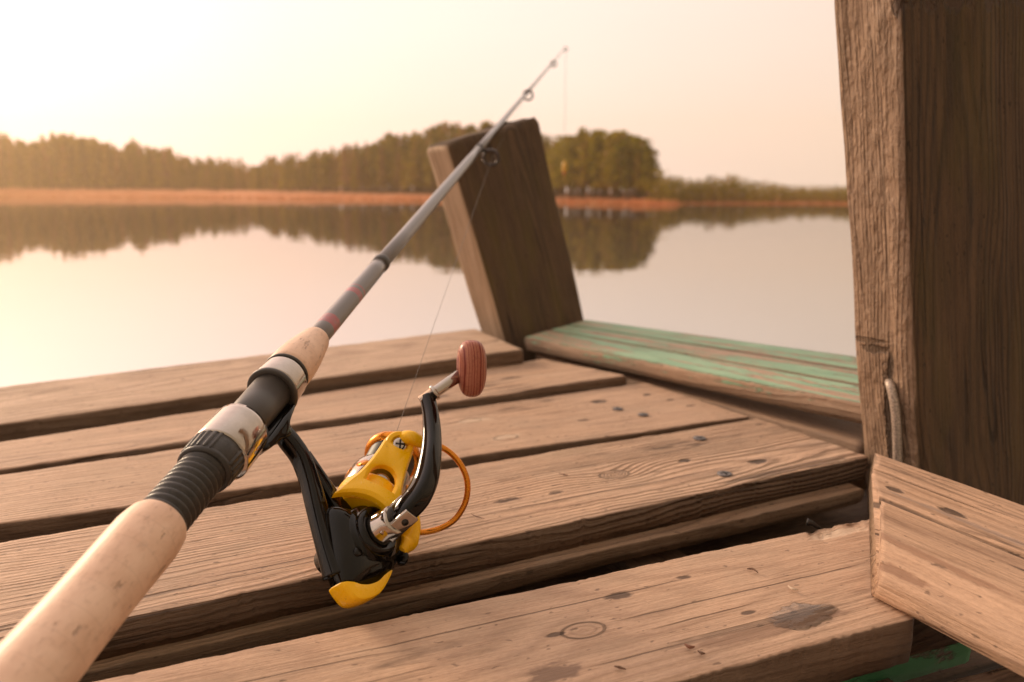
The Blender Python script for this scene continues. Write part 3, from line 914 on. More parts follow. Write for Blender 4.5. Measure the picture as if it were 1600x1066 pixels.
# Sc: towards the handle side (camera coordinates are left-handed)
Sc = Vector(np.cross(np.array(Ac), np.array(Dc)))
c2v = lambda v: cam2w(v) - Vector((0, 0, H))
Aw, Dw, Sw = c2v(Ac), c2v(Dc), c2v(Sc)
RM = Matrix((Aw, -Sw, -Dw)).transposed().to_4x4()
RM.translation = cam2w(Oc)


def L(a, d, s):
    return Vector((a, -s, -d))


def RL(u, v, **k):                          # pixel -> (a, d, s) with one coordinate known
    r = ray(u, v)
    (n, val), = k.items()
    if n == 'depth': t_ = val
    else:
        ax = dict(a=Ac, d=Dc, s=Sc)[n]
        t_ = (val + Oc.dot(ax)) / r.dot(ax)
    q = r * t_ - Oc
    return L(q.dot(Ac), q.dot(Dc), q.dot(Sc))


rod = bpy.data.objects.new('fishing_rod', None)
COL.objects.link(rod); rod.matrix_world = RM
rod.empty_display_size = 0.05
tag(rod, 'telescopic fishing rod with cork grips and a black and yellow spinning reel', 'fishing rod')
AX = (1, 0, 0)
X0 = (0, 0, 0)


def part(name, mb, mat, parent=rod, bev=0, smooth=True):
    o = mb.build(name, mat, None, None, smooth)
    o.parent = parent
    if bev: bevel(o, bev)
    return o


part('butt_grip', MB().lathe(X0, AX, [(-.36, .0150)] + [(a, .0150 + .0003 * math.sin(a * 60)) for a in np.linspace(-.34, -.092, 40)] + [(-.087, .0147), (-.083, .0141), (-.081, .0132), (-.0805, .0115)], 56), M_CORK)
prof = []
for i in range(10):
    a0 = -.081 + i * .0042
    prof += [(a0, .0108), (a0 + .0008, .0118), (a0 + .0017, .0121), (a0 + .0027, .0119), (a0 + .0034, .0108)]
part('threaded_sleeve', MB().lathe(X0, AX, prof, 48), M_RUB)


def knurl(h, a):
    k = math.sin(a * 26)
    wide = 1 if math.sin(a * 3.2) > -.3 else 0
    return 1 + (.055 * (1 if k > 0 else 0)) * wide


part('locking_nut', MB().lathe(X0, AX, [(-.041, .0120), (-.0408, .0136), (-.0392, .0140), (-.0375, .0138)], 52).lathe(X0, AX, [(-.0385, .0134), (-.0375, .0137), (-.0265, .0141), (-.0257, .0137), (-.0254, .0120)], 208, None, knurl), M_RUB)


def hoodfn(h, a):                           # swells on the reel side to swallow the foot (ref = +Z, reel at -Z)
    c = max(0.0, -math.cos(a))
    return 1 + .16 * c ** 3


part('rear_hood', MB().lathe(X0, AX, [(-.0256, .0125), (-.0255, .0146), (-.0245, .0149), (-.012, .0149), (-.002, .0147), (.0015, .0144), (.002, .0136), (.0018, .0122), (-.004, .0118)], 64, (0, 0, 1), hoodfn), M_CHROME)
part('reel_seat', MB().lathe(X0, AX, [(-.03, .0108), (.055, .0118)], 56), M_TUBE)
part('front_ring', MB().lathe(X0, AX, [(.0398, .0118), (.0396, .0142), (.0402, .0149), (.0418, .0150), (.0427, .0145), (.0430, .0136)], 56, (0, 0, 1), lambda h, a: 1 + .10 * max(0, -math.cos(a)) ** 3), M_TUBE)
part('front_hood', MB().lathe(X0, AX, [(.0425, .0130), (.0428, .0143), (.044, .0145), (.058, .0138), (.0606, .0135), (.061, .0120)], 60, (0, 0, 1), lambda h, a: 1 + .08 * max(0, -math.cos(a)) ** 3), M_CHROME)
part('trim_ring', MB().lathe(X0, AX, [(.0605, .0120), (.0606, .0138), (.0614, .0142), (.0623, .0140), (.0626, .0125)], 56), M_TUBE)
part('fore_grip', MB().lathe(X0, AX, [(.0622, .0125), (.0626, .0135), (.066, .0140), (.076, .0139), (.088, .0128), (.099, .0112), (.106, .0101), (.1095, .0096), (.112, .0088), (.1125, .0070)], 56), M_CORK)
SECT = [(.10, .262, .0073, .0068), (.255, .708, .0062, .0050), (.70, 1.19, .0046, .0034), (1.185, 1.63, .0031, .0023), (1.625, 1.992, .0021, .0011)]
for i, (a0, a1, r0, r1) in enumerate(SECT):
    pf = [(a0, r0 * .9), (a0 + .001, r0)] + [(a0 + (a1 - a0) * k / 6, r0 + (r1 - r0) * k / 6) for k in range(1, 6)] + [(a1 - .0010, r1), (a1, r1 * .85)]
    part('blank_section', MB().lathe(X0, AX, pf, 32), M_BLANK)
for (a, r) in ((.258, .0072), (.703, .0054), (1.187, .0037), (1.627, .0026)):
    part('ferrule_ring', MB().lathe(X0, AX, [(a - .007, r * .86), (a - .0065, r), (a + .002, r * 1.02), (a + .004, r * .95), (a + .0045, r * .7)], 32), M_TUBE)
GP = []
for (u, v, a, rr, wr) in ((767, 247, .705, .0100, .0023), (825, 149, 1.185, .0088, .0019), (865, 100, 1.622, .0064, .0015), (884, 77, 1.985, .0050, .0011)):
    c = RL(u, v, a=a)
    GP.append(c)
    mb = MB()
    mb.tube([c + Vector((0, math.cos(q) * rr, math.sin(q) * rr)) for q in [k * math.pi / 6 for k in range(12)]], [wr] * 12, 10, AX, 3, True)
    base = Vector((a + .004, 0, 0))
    dr_ = Vector((0, c.y, c.z)); lr = dr_.length; dr_.normalize()
    tdir = Vector((1, 0, 0)).cross(dr_)
    for sgn in ((-1, 1) if a < 1 else (0,)):
        mb.tube([base + dr_ * .003 + Vector((-.012, 0, 0)), base + dr_ * max(.004, lr * .4) + tdir * sgn * .002, c - dr_ * rr * .55 + tdir * sgn * rr * .8], [wr * .6, wr * .7, wr * .6], 8, AX, 5)
    part('line_guide', mb, M_GUIDE)

# ---- the reel
D0 = .0888                                    # distance of its main axis from the rod axis
reel_mb = MB()


def inflate(mb, pix, s0, layers, n=64):
    """Rounded solid from an outline on the plane s = s0; layers: (ds, scale)."""
    base = [RL(u, v, s=s0) for u, v in pix]
    m = len(base); pl = []
    for i in range(m):
        for j in range(6):
            q = j / 6
            a, b, c, d = base[i - 1], base[i], base[(i + 1) % m], base[(i + 2) % m]
            pl.append(0.5 * ((2 * b) + (c - a) * q + (2 * a - 5 * b + 4 * c - d) * q * q + (3 * b - a - 3 * c + d) * q ** 3))
    cen = sum(pl, Vector()) / len(pl)
    rings = [[cen + (p - cen) * sc + Vector((0, -ds, 0)) for p in pl] for ds, sc in layers]
    mb.ringstack(rings)


RND = [(-.0112, .45), (-.0106, .62), (-.0092, .78), (-.0072, .89), (-.0045, .965), (0, 1.0), (.0030, .985), (.0058, .94), (.0082, .86), (.0100, .74), (.0112, .58), (.0116, .42)]
# foot clamped to the seat
reel_mb.tube([L(-.012, .0128, 0), L(.005, .0135, 0), L(.018, .0150, 0), L(.032, .0140, 0), L(.0455, .0128, 0)], [(.0016, .004), (.0028, .0045), (.0040, .0045), (.0028, .0045), (.0012, .0035)], 16, (0, 0, 1), 6)
inflate(reel_mb, [(404, 702), (428, 668), (449, 637), (454, 640), (446, 664), (448, 684), (432, 692), (414, 706)], .002, [(-.0052, .9), (-.0048, 1), (.0038, 1), (.0045, .93)])
sp_ = [(434, 668), (452, 690), (470, 716), (484, 752), (497, 800), (512, 850), (528, 900)]
reel_mb.tube([RL(u, v, s=0) for u, v in sp_], [(.0045, .0050), (.0058, .0046), (.0056, .0044), (.0050, .0050), (.0048, .0058), (.0048, .0070), (.006, .0080)], 40, (0, 1, 0), 8, sq=.55)
sp2 = [(474, 712), (495, 742), (514, 772), (532, 800), (548, 830)]
reel_mb.tube([RL(u, v, s=0) for u, v in sp2], [(.0040, .004), (.0038, .0040), (.0040, .0048), (.0048, .006), (.006, .008)], 32, (0, 1, 0), 8, sq=.55)
inflate(reel_mb, [(478, 735), (500, 760), (530, 812), (535, 880), (520, 880), (500, 810)], 0, [(-.0016, .98), (-.001, 1), (.001, 1), (.0016, .98)])
inflate(reel_mb, [(503, 800), (522, 797), (548, 806), (585, 806), (612, 822), (622, 850), (614, 880), (602, 902), (572, 920), (536, 926), (519, 897), (508, 850)], .001, RND)
hubc = L(.0021, .0933, 0)
SD = (0, -1, 0)
reel_mb.lathe(hubc, SD, [(0, .0190), (.0105, .0178), (.0125, .0168), (.0132, .0150), (.0150, .0148), (.0172, .0142), (.0180, .0130), (.0182, .0118), (.0176, .0108), (.0170, .006)], 56)
# small cover screw bosses and the cap on the far side
reel_mb.lathe(hubc, SD, [(-.0290, .006), (-.0284, .0075), (-.021, .0082), (-.015, .0086), (-.008, .010)], 32)
for (u, v) in ((560, 862), (598, 868)):
    c = RL(u, v, s=.0125); reel_mb.lathe(c, SD, [(-.003, .003), (.0004, .0026), (.0008, .0018)], 20)
reel = part('spinning_reel', reel_mb, M_GLOSS)
# tail cap
mb = MB()
inflate(mb, [(522, 916), (531, 932), (544, 945), (562, 945), (582, 935), (595, 917), (604, 897), (597, 899), (583, 913), (562, 921), (541, 921)], .003,
        [(-.0072, .6), (-.0068, .82), (-.005, .95), (-.002, 1.0), (.002, 1.0), (.005, .98), (.0068, .88), (.0072, .66)])
part('tail_cap', mb, M_YEL, reel, .0006)
# anti-reverse switch
mb = MB()
mb.tube([RL(612, 858, s=.006), RL(622, 864, s=.007), RL(629, 872, s=.008), RL(628, 880, s=.008)], [(.003, .002), (.0035, .0025), (.0045, .003), (.003, .002)], 14, SD, 6)
part('anti_reverse_switch', mb, M_GLOSS, reel)
# rotor cup
ax0 = L(0, D0, 0)
cup = MB().lathe(ax0, AX, [(.0145, .016), (.0142, .0185), (.0150, .0196), (.0180, .0202), (.0215, .0204), (.0260, .0206), (.034, .0208), (.036, .0205), (.0355, .0198), (.028, .0198)], 72)
rn = Vector((0, -.91, .41)).normalized()     # outward direction of the near rotor arm (towards +s, slightly towards the rod)
rt_ = Vector((1, 0, 0)).cross(rn)             # tangential
# arm with its oval opening: outer and inner loops bridged
outer, inner = [], []
NO = 72


def arm_outline(a_):
    """half width of the arm at height a (m)."""
    pts = [(.004, .0205), (.009, .0196), (.016, .0176), (.024, .0148), (.032, .0128), (.042, .0113), (.052, .0104), (.060, .0100), (.066, .0090), (.071, .0064), (.0735, .0025)]
    for (x0, y0), (x1, y1) in zip(pts, pts[1:]):
        if x0 <= a_ <= x1: return y0 + (y1 - y0) * (a_ - x0) / (x1 - x0)
    return pts[0][1]


poly = [(.004 + .0085 * (1 - (y_ / .0205) ** 2) , y_) for y_ in np.linspace(.0, .0205, 10)[:-1]] + [(a_, arm_outline(a_)) for a_ in np.linspace(.004, .0735, 32)]
poly = poly + [(a_, -y_) for a_, y_ in poly[::-1][1:-1]]
hc = (.0305, 0.0)


def ang(p): return math.atan2(p[1] - hc[1], p[0] - hc[0])


poly.sort(key=ang)
hole = []
for (a_, y_) in poly:
    q = ang((a_, y_))
    ca, sa = math.cos(q), math.sin(q)
    if ca < 0:                                # flat-bottomed arch
        k = min(.0072 / max(-ca, 1e-6), .0084 / max(abs(sa), 1e-6))
    else:
        k = 1 / math.sqrt((ca / .0105) ** 2 + (sa / .0084) ** 2)
    hole.append((hc[0] + ca * k, hc[1] + sa * k))


POLY, HOLE_LOOP = poly, hole


def armpt(p, h):
    a_, y_ = p
    lean = .0205 + .0035 * min(1, max(0, (a_ - .012) / .045))      # follows the cup, then stands clear of the spool
    curve = -.22 * y_ * y_ / .03
    return ax0 + Vector((a_, 0, 0)) + rn * (lean + h + curve) + rt_ * y_


def arm(mb, sgn):
    global rn, rt_
    r0, t0 = rn, rt_
    rn, rt_ = rn * sgn, rt_ * sgn
    ws = 1.0 if sgn > 0 else .6
    poly = [(p[0], p[1] * ws) for p in POLY]
    hole = [(p[0], p[1] * ws) for p in HOLE_LOOP]
    n = len(poly); b = len(mb.v)
    pi_ = [(hc[0] + (p[0] - hc[0]) * .88, p[1] * .88) for p in poly]
    hi_ = [(hc[0] + (p[0] - hc[0]) * 1.22, p[1] * 1.22) for p in hole]
    loops = [[armpt(p, .0) for p in poly], [armpt(p, .0034) for p in poly], [armpt(p, .0050) for p in pi_], [armpt(p, .0046) for p in hi_], [armpt(p, .0030) for p in hole], [armpt(p, -.0005) for p in hole], [armpt(p, -.0002) for p in poly]]
    for l in loops: mb.v.extend(l)
    for i in range(len(loops) - 1):
        for k in range(n):
            mb.f.append((b + i * n + k, b + i * n + (k + 1) % n, b + (i + 1) * n + (k + 1) % n, b + (i + 1) * n + k))
    ear = ax0 + Vector((.0645, 0, 0)) + rn * .0225
    mb.lathe(ear, (rn * .86 - Vector((.5, 0, 0))).normalized(), [(-.006, .0080), (.0045, .0092), (.0070, .0090), (.0080, .0082), (.0082, .0058), (.0068, .0052), (.0066, .002)], 40)
    out = ear.copy()
    rn, rt_ = r0, t0
    return out


ear1 = arm(cup, 1)
ear2 = arm(cup, -1)
# short link from the near ear towards the bail wire, holding the line roller
lk = [ear1 + rn * .004 + Vector((.004, 0, 0)), RL(641, 684, a=.066), RL(655, 690, a=.066), RL(664, 694, a=.066)]
cup.tube(lk, [.0058, .0046, .0040, .0030], 16, AX, 6)
cup.tube([RL(628, 786, s=.013), RL(638, 803, s=.012), RL(641, 824, s=.011), RL(637, 846, s=.010), RL(626, 864, s=.009)], [(.004, .005), (.0045, .0065), (.0045, .007), (.0042, .0065), (.003, .004)], 20, AX, 8)
part('rotor', cup, M_YEL, reel, .0005)
eN = (rn * .86 - Vector((.5, 0, 0))).normalized(); eT = rt_; eU = eN.cross(eT)
mb = MB().lathe(ear1, eN, [(.0064, .0048), (.0074, .0046), (.0082, .0040), (.0085, .0022)], 32)
part('ear_screw', mb, M_CHROME, reel)
mb = MB()
for k in (0, 1):
    d = eT * math.cos(.4 + k * math.pi / 2) + eU * math.sin(.4 + k * math.pi / 2)
    mb.box(ear1 + eN * .0084, (d, eN.cross(d), eN), (.0029, .00055, .0004))
part('cross_slot', mb, M_DARK, reel)
# spool, wound line and lip
sk = MB().lathe(ax0, AX, [(.034, .0188), (.036, .0200), (.046, .0204), (.054, .0202), (.0575, .0196), (.0590, .0182), (.0592, .0160)], 64)
part('spool', sk, simple('smoked_chrome', (0.42, 0.37, 0.33), .14, 1.0, 0, 150, .12), reel)
mb = MB()
for k in range(10):
    q = 2 * math.pi * k / 10
    n_ = Vector((0, math.cos(q), math.sin(q)))
    c = ax0 + Vector((.0475, 0, 0)) + n_ * .0203
    ring = [c + Vector((.0030 * math.cos(w_), 0, 0)) + Vector((1, 0, 0)).cross(n_) * .0042 * math.sin(w_) + n_ * .0003 for w_ in [j * math.pi / 8 for j in range(16)]]
    b = len(mb.v); mb.v.extend(ring); mb.f.append(tuple(range(b, b + 16)))
    ring2 = [p - n_ * .0012 for p in ring]; mb.v.extend(ring2)
    for j in range(16): mb.f.append((b + j, b + (j + 1) % 16, b + 16 + (j + 1) % 16, b + 16 + j))
part('skirt_ports', mb, M_ORANGE, reel)
prof = []
for k in range(46):
    a_ = .0592 + k * .0005
    prof += [(a_, .01555), (a_ + .00025, .0158)]
M_WOUND = simple('wound_line', (0.04, 0.033, 0.026), .45)
part('wound_line', MB().lathe(ax0, AX, prof, 56), M_WOUND, reel)
part('spool_lip', MB().lathe(ax0, AX, [(.0800, .0150), (.0802, .0172), (.0815, .0186), (.0838, .0191), (.0862, .0186), (.0878, .0170), (.0880, .012)], 64), M_ORANGE, reel)
part('drag_knob', MB().lathe(ax0, AX, [(.086, .0135), (.094, .0130), (.098, .0115), (.0995, .006)], 40, None, lambda h, a: 1 + .04 * math.sin(a * 8)), M_GLOSS, reel)
# bail wire
bw = [(660, 692, .066), (676, 693, .067), (700, 705, .067), (719, 725, .064), (730, 752, .060), (728, 782, .055), (714, 808, .049), (694, 823, .044), (668, 831, .040), (645, 831, .036), (622, 822, .034)]
pts_b = [RL(u, v, a=a_) for u, v, a_ in bw] + [ear2 * .5 + RL(605, 812, a=.036) * .5, ear2 + Vector((-.01, 0, 0))]
part('bail_wire', MB().tube(pts_b, [.0019] * len(pts_b), 16, AX, 8), M_ORANGE, reel)
# handle: chrome sleeve, hinge plates, arm, shank and knob
mb = MB().lathe(hubc, SD, [(.0165, .0070), (.0168, .0092), (.0182, .0097), (.0200, .0093), (.0262, .0090), (.0300, .0088), (.0308, .0078), (.0309, .002)], 48)
ap = [RL(u, v, s=s_) for u, v, s_ in ((618, 812, .0290), (634, 797, .036), (652, 777, .0425), (665, 750, .0465), (672, 718, .0490), (675, 682, .0500), (673, 648, .0505), (668, 621, .0505))]
dh = ((ap[1] - ap[0]).normalized() + Vector(SD) * .25).normalized()
cv = -(cam2w(Oc) - Vector((0, 0, H))).normalized()
cvl = Vector((cv.dot(Aw), -cv.dot(Sw), -cv.dot(Dw)))
upn = (cvl - dh * cvl.dot(dh)).normalized(); wdt = dh.cross(upn)
if wdt.z > 0: wdt = -wdt
wdt = (wdt * math.cos(1.15) + upn * math.sin(1.15)).normalized()
upn = wdt.cross(dh)
hc_ = ap[0] + dh * .004
for sg in (-1, 1):
    mb.box(hc_ + wdt * sg * .0066 - dh * .003, (dh, upn, wdt), (.0098, .0052, .0011))
mb.box(hc_ - dh * .0105, (dh, upn, wdt), (.0025, .0056, .0076))
hinge = part('handle_hinge', mb, M_CHROME, reel, .0007)
mb = MB().lathe(hc_ + dh * .001 - wdt * .0083, wdt, [(0, .0020), (.0166, .0020)], 20)
part('hinge_pin', mb, M_DARK, reel)
part('handle_arm', MB().tube(ap, [(.0054, .0060), (.0062, .0068), (.0066, .0070), (.0064, .0066), (.0058, .0058), (.0052, .0050), (.0047, .0044), (.0046, .0042)], 40, tuple(upn), 8, sq=.6), M_GLOSS, reel)
se, sk_ = ap[-1], RL(716, 588, s=.0700)
sdv = (sk_ - se).normalized()
mb = MB().lathe(se, sdv, [(-.0052, .002), (-.005, .0040), (.004, .0042), (.0042, .0052), (.0062, .0053), (.0066, .0040), (.0072, .0037), ((sk_ - se).length + .006, .0040), ((sk_ - se).length + .0062, .002)], 32)
part('knob_shank', mb, M_CHROME, reel)
kc = RL(737, 576, s=.0785)
upc = Vector((0, 1, -.12)); kx = Vector((upc.dot(Ac), -upc.dot(Sc), -upc.dot(Dc))).normalized()
ky = (sdv - kx * sdv.dot(kx)).normalized(); kz = kx.cross(ky)
rings = []
for i in range(25):
    q = -math.pi / 2 + math.pi * i / 24
    hx = math.copysign(abs(math.sin(q)) ** .85, math.sin(q)) * .0182
    rr = max(.0003, math.cos(q) ** .66 * .0101 * (1 + .05 * math.sin(q)))
    rings.append([Vector((hx, math.cos(w_) * rr * .95, math.sin(w_) * rr)) for w_ in [k * math.pi / 20 for k in range(40)]])
mbk = MB().ringstack(rings)
ko = mesh_obj('handle_knob', mbk.v, mbk.f, M_KNOB)
KM = Matrix((kx, ky, kz)).transposed().to_4x4(); KM.translation = kc
ko.parent = reel; ko.matrix_local = KM

# the line: spool -> guides -> tip -> down to the float
lp = [RL(612, 694, a=.075), RL(622, 668, a=.09)]
line = MB()
lw = .00016
g_in = [lp[0], lp[1], GP[0] + Vector((0, 0, -.002))]
line.tube(g_in, [lw] * 3, 6, (0, 1, 0), 10)
line.tube([GP[0] + Vector((0, 0, -.002)), GP[1], GP[2], GP[3]], [lw] * 4, 6, (0, 1, 0), 12)
part('fishing_line', line, M_LINE)
tipw = RM @ GP[3]
fl_top = P(882, 247, 2.2)
RMi = RM.inverted()
l2 = MB().tube([RMi @ tipw, RMi @ ((tipw + fl_top) / 2), RMi @ fl_top], [.0004] * 3, 6, (0, 1, 0), 6)
part('hanging_line', l2, M_LINE)
mb = MB()
fz = fl_top + Vector((0, 0, -.004))
mb.lathe(fz, (0, 0, -1), [(0, .0010), (.005, .0013), (.007, .0036), (.014, .0060), (.024, .0066), (.034, .0052), (.042, .0027), (.044, .0012), (.056, .0008)], 28)
flo = bpy.data.objects.new('fishing_float', None); COL.objects.link(flo); flo.location = fz
tag(flo, 'small yellow float hanging on the line from the rod tip', 'float')
b_ = mb.build('float_body', simple('float_yellow', (0.78, 0.42, 0.05), .35)); b_.parent = flo; b_.matrix_parent_inverse = Matrix.Translation(-fz)
b_ = MB().lathe(fz + Vector((0, 0, -.034)), (0, 0, -1), [(0, .0055), (.0005, .0058), (.006, .0040), (.0065, .003)], 28).build('red_band', simple('float_red', (0.55, 0.12, 0.05), .35)); b_.parent = flo; b_.matrix_parent_inverse = Matrix.Translation(-fz)

# ------------------------------------------------------------------ lake, far shore, woods
WZ = -0.60
t = NT('lake_water')
co = t.obj()
h1 = t.noise(t.vm('MULTIPLY', co, (0.5, 1.2, 1)), 1.0, 3, 0.5)
h2 = t.noise(t.vm('MULTIPLY', co, (2.2, 5.0, 1)), 1.0, 2, 0.5)
t.bump(t.ma('ADD', t.ma('MULTIPLY', h1, .6), t.ma('MULTIPLY', h2, .15)), .010, .35)
t.set(color=(0.10, 0.075, 0.055), rough=0.02, ior=9.0)
wat = mesh_obj('water', [(-400, -50, WZ), (400, -50, WZ), (400, 280, WZ), (-400, 280, WZ)], [(0, 1, 2, 3)], t.m, smooth=False)
tag(wat, 'calm pale lake reflecting the sky and the woods', 'lake', None, 'structure')


def interp(x, pts):
    return float(np.interp(x, [p[0] for p in pts], [p[1] for p in pts]))


SHORE = [(-900, 307.5), (0, 308), (350, 309.5), (700, 313.5), (880, 317.5), (1000, 321.5), (1050, 321.5), (1075, 319.5), (1200, 319.5), (1330, 320), (2400, 320)]


def shore_pt(u):
    p = at(u, interp(u, SHORE), WZ); return Vector((p.x, p.y, WZ))


rows = [(0, -.25), (.6, .02), (2.5, .22), (6, .5), (12, 1.0), (25, 1.35), (60, 2.2)]
BANK = [(-900, 1.6), (0, 1.45), (350, 1.05), (700, .5), (900, .4), (1045, .38), (1070, .12), (2400, .12)]
us = list(np.linspace(-900, 2400, 260))
tv, tf = [], []
for ui, u in enumerate(us):
    s_ = shore_pt(u); dr_ = Vector((s_.x, s_.y, 0)).normalized(); bk_ = interp(u, BANK)
    for (d, z_) in rows:
        p = s_ + dr_ * d
        jit = mnoise.noise(Vector((p.x * .25, p.y * .25, 0)))
        tv.append(Vector((p.x, p.y, WZ + z_ * bk_ * (1 + .25 * jit))) + dr_ * jit * (.8 if d < 20 else 0))
nr_ = len(rows)
for i in range(len(us) - 1):
    for j in range(nr_ - 1):
        tf.append((i * nr_ + j, (i + 1) * nr_ + j, (i + 1) * nr_ + j + 1, i * nr_ + j + 1))
t = NT('dry_sedge_bank')
co = t.obj()
n1 = t.noise(co, .35, 4, .6); n2 = t.noise(t.vm('MULTIPLY', co, (1, 1, 6)), 2.5, 3, .6)
c = t.mix(t.step(n1, .35, .65), (.62, .23, .10), (.50, .17, .07))
c = t.mix(t.ma('MULTIPLY', t.step(n2, .5, .7), .6), c, (.66, .32, .17))
t.set(color=c, rough=.9)
o = mesh_obj('shore', tv, tf, t.m)
tag(o, 'far bank of rust coloured dry sedge along the lake', 'shore', None, 'structure')


def card_mat(name, stops, rough=.7):
    t = NT(name)
    a = t.n.new('ShaderNodeAttribute'); a.attribute_name = 'tint'
    c = t.ramp(a.outputs['Fac'], stops)
    tr = t.n.new('ShaderNodeBsdfTranslucent'); t.l.new(c, tr.inputs[0])
    mx = t.n.new('ShaderNodeMixShader'); mx.inputs[0].default_value = .45
    t.l.new(t.b.outputs[0], mx.inputs[1]); t.l.new(tr.outputs[0], mx.inputs[2]); t.l.new(mx.outputs[0], t.out.inputs[0])
    t.set(color=c, rough=rough, spec=.2)
    return t.m


def np_cards(cen, size, tint, flat=0.0, tall=1.0):
    n = len(cen)
    a = rng.normal(size=(n, 3)); a /= np.linalg.norm(a, axis=1, keepdims=True)
    b = rng.normal(size=(n, 3)); a[:, 2] *= (1 - flat)
    a /= np.linalg.norm(a, axis=1, keepdims=True)
    b -= a * (a * b).sum(1, keepdims=True); b /= np.linalg.norm(b, axis=1, keepdims=True)
    a *= size[:, None]; b *= (size * .55)[:, None]
    v = np.stack([cen - a, cen + b * .9, cen + a, cen - b], 1).reshape(-1, 3)
    f = np.arange(n * 4).reshape(-1, 4)
    return v, f, np.repeat(tint, 4)


def np_mesh(name, parts, mats):
    V, Fc, T, MI = [], [], [], []
    o_ = 0
    for v, f, tn, mi in parts:
        V.append(v); Fc.append(f + o_); T.append(tn); MI.append(np.full(len(f), mi)); o_ += len(v)
    V = np.concatenate(V); Fc = np.concatenate(Fc); T = np.concatenate(T); MI = np.concatenate(MI)
    me = bpy.data.meshes.new(name)
    me.from_pydata(V.tolist(), [], Fc.tolist())
    for m in mats: me.materials.append(m)
    me.polygons.foreach_set('material_index', MI.astype(int).tolist())
    at_ = me.attributes.new('tint', 'FLOAT', 'POINT'); at_.data.foreach_set('value', T.astype(np.float32))
    o = bpy.data.objects.new(name, me); COL.objects.link(o)
    return o


M_LEAF = card_mat('conifer_needles', [(0, (.085, .082, .006)), (.35, (.20, .17, .010)), (.7, (.36, .27, .018)), (.85, (.30, .15, .05)), (1, (.36, .19, .11))])
M_BARK = card_mat('trunk_bark', [(0, (.07, .045, .03)), (1, (.16, .10, .065))])

SKY = [(-400, 200), (-200, 215), (-60, 205), (0, 209), (25, 216), (45, 224), (75, 216), (120, 212), (150, 219), (172, 226), (188, 230), (200, 230), (213, 223), (230, 226), (243, 236), (262, 228), (285, 240), (315, 250),
       (340, 246), (375, 252), (405, 255), (430, 246), (470, 240), (510, 236), (560, 226), (610, 213), (650, 208), (700, 196), (760, 196), (830, 205), (862, 218), (885, 214), (905, 203), (930, 206), (950, 206), (985, 209), (1005, 218),
       (1018, 232), (1026, 252), (1034, 270), (1060, 275), (1085, 277), (1110, 271), (1130, 275), (1141, 268), (1152, 277), (1180, 280), (1230, 285), (1290, 288), (1320, 284), (1400, 286), (1600, 285), (2400, 270)]


def wood_mass(name, label, u0, u1, step_, kind, back, minh=.55, seed_=0, bare=.1):
    parts = []
    u = u0
    while u < u1:
        for row in range(back[2]):
            uu = u + random.uniform(-.5, .5) * step_
            off_ = back[0] + (back[1] - back[0]) * (row + random.random()) / back[2]
            s_ = shore_pt(uu); dr_ = Vector((s_.x, s_.y, 0)); d0 = dr_.length; dr_.normalize()
            D_ = d0 + off_
            vt = interp(uu, SKY) + abs(random.gauss(0, 1)) * 8 - 4
            zt_ = H + (HV - vt) / F * D_ * dr_.y
            zb = WZ + (.5 if kind == 'pine' or u1 < 1100 else .12) + off_ * .02
            hh = (zt_ - zb) * (1 if row == back[2] - 1 else random.uniform(minh, 1.0))
            if hh < .8: hh = .8 + random.random() * .5
            base = np.array([dr_.x * D_, dr_.y * D_, zb - .3])
            n = int(150 if hh > 3 else 70)
            tq = rng.random(n) ** .8
            if kind == 'pine' or random.random() < .45 and hh > 2.5:
                lo = .18; tt_ = lo + (1 - lo) * tq
                R = hh * random.uniform(.12, .2) * np.clip((1.02 - tt_), 0.02, 1) ** .75 * (.8 + .4 * random.random())
            else:
                lo = .22 if hh > 2.5 else .02; tt_ = lo + (1 - lo) * tq
                R = hh * (.22 if hh > 2.5 else .5) * np.sqrt(np.clip(1 - ((tt_ - (.62 if hh > 2.5 else .5)) / (.42 if hh > 2.5 else .55)) ** 2, .02, 1))
            th_ = rng.random(n) * 2 * np.pi
            rr = R * np.sqrt(rng.random(n)) * (.75 + .5 * rng.random(n))
            cl = np.stack([np.cos(th_) * rr, np.sin(th_) * rr, tt_ * hh], 1) + base
            isb = random.random() < bare
            tb = random.uniform(.78, 1.0) if isb else min(.76, max(.0, random.gauss(.42, .22)))
            tint = np.clip(tb + rng.normal(size=n) * .10, 0, 1)
            size = hh * (.035 if isb else .05) * (.6 + .8 * rng.random(n))
            v, f, tn = np_cards(cl, size, tint, .35)
            parts.append((v, f, tn, 0))
            k = np.arange(5) / 5 * 2 * np.pi
            r0 = hh * .014 + .02
            ring = lambda z_, r_: np.stack([np.cos(k) * r_, np.sin(k) * r_, np.full(5, z_)], 1) + base
            tvv = np.concatenate([ring(0, r0), ring(hh * .55, r0 * .7), ring(hh * .97, r0 * .15)])
            tff = np.array([[a * 5 + j, a * 5 + (j + 1) % 5, (a + 1) * 5 + (j + 1) % 5, (a + 1) * 5 + j] for a in range(2) for j in range(5)])
            parts.append((tvv, tff, np.full(15, random.random()), 1))
        u += step_
    o = np_mesh(name, parts, [M_LEAF, M_BARK])
    tag(o, label, 'woodland', 'woods around the lake', 'stuff')
    return o


wood_mass('far_wood', 'hazy sunlit wood of conifers along the left shore', -420, 430, 5, 'pine', (16, 36, 5), .68)
wood_mass('far_wood', 'wood rising behind the leaning post in the middle of the far shore', 430, 872, 5, 'pine', (12, 30, 5), .65, bare=.28)
wood_mass('far_wood', 'round topped grove on the point right of the leaning post', 868, 1024, 6, 'round', (6, 14, 5), .72, bare=.12)
wood_mass('far_wood', 'low distant scrub along the right shore beyond the grove', 1026, 2000, 4, 'round', (1.5, 22, 5), .62)

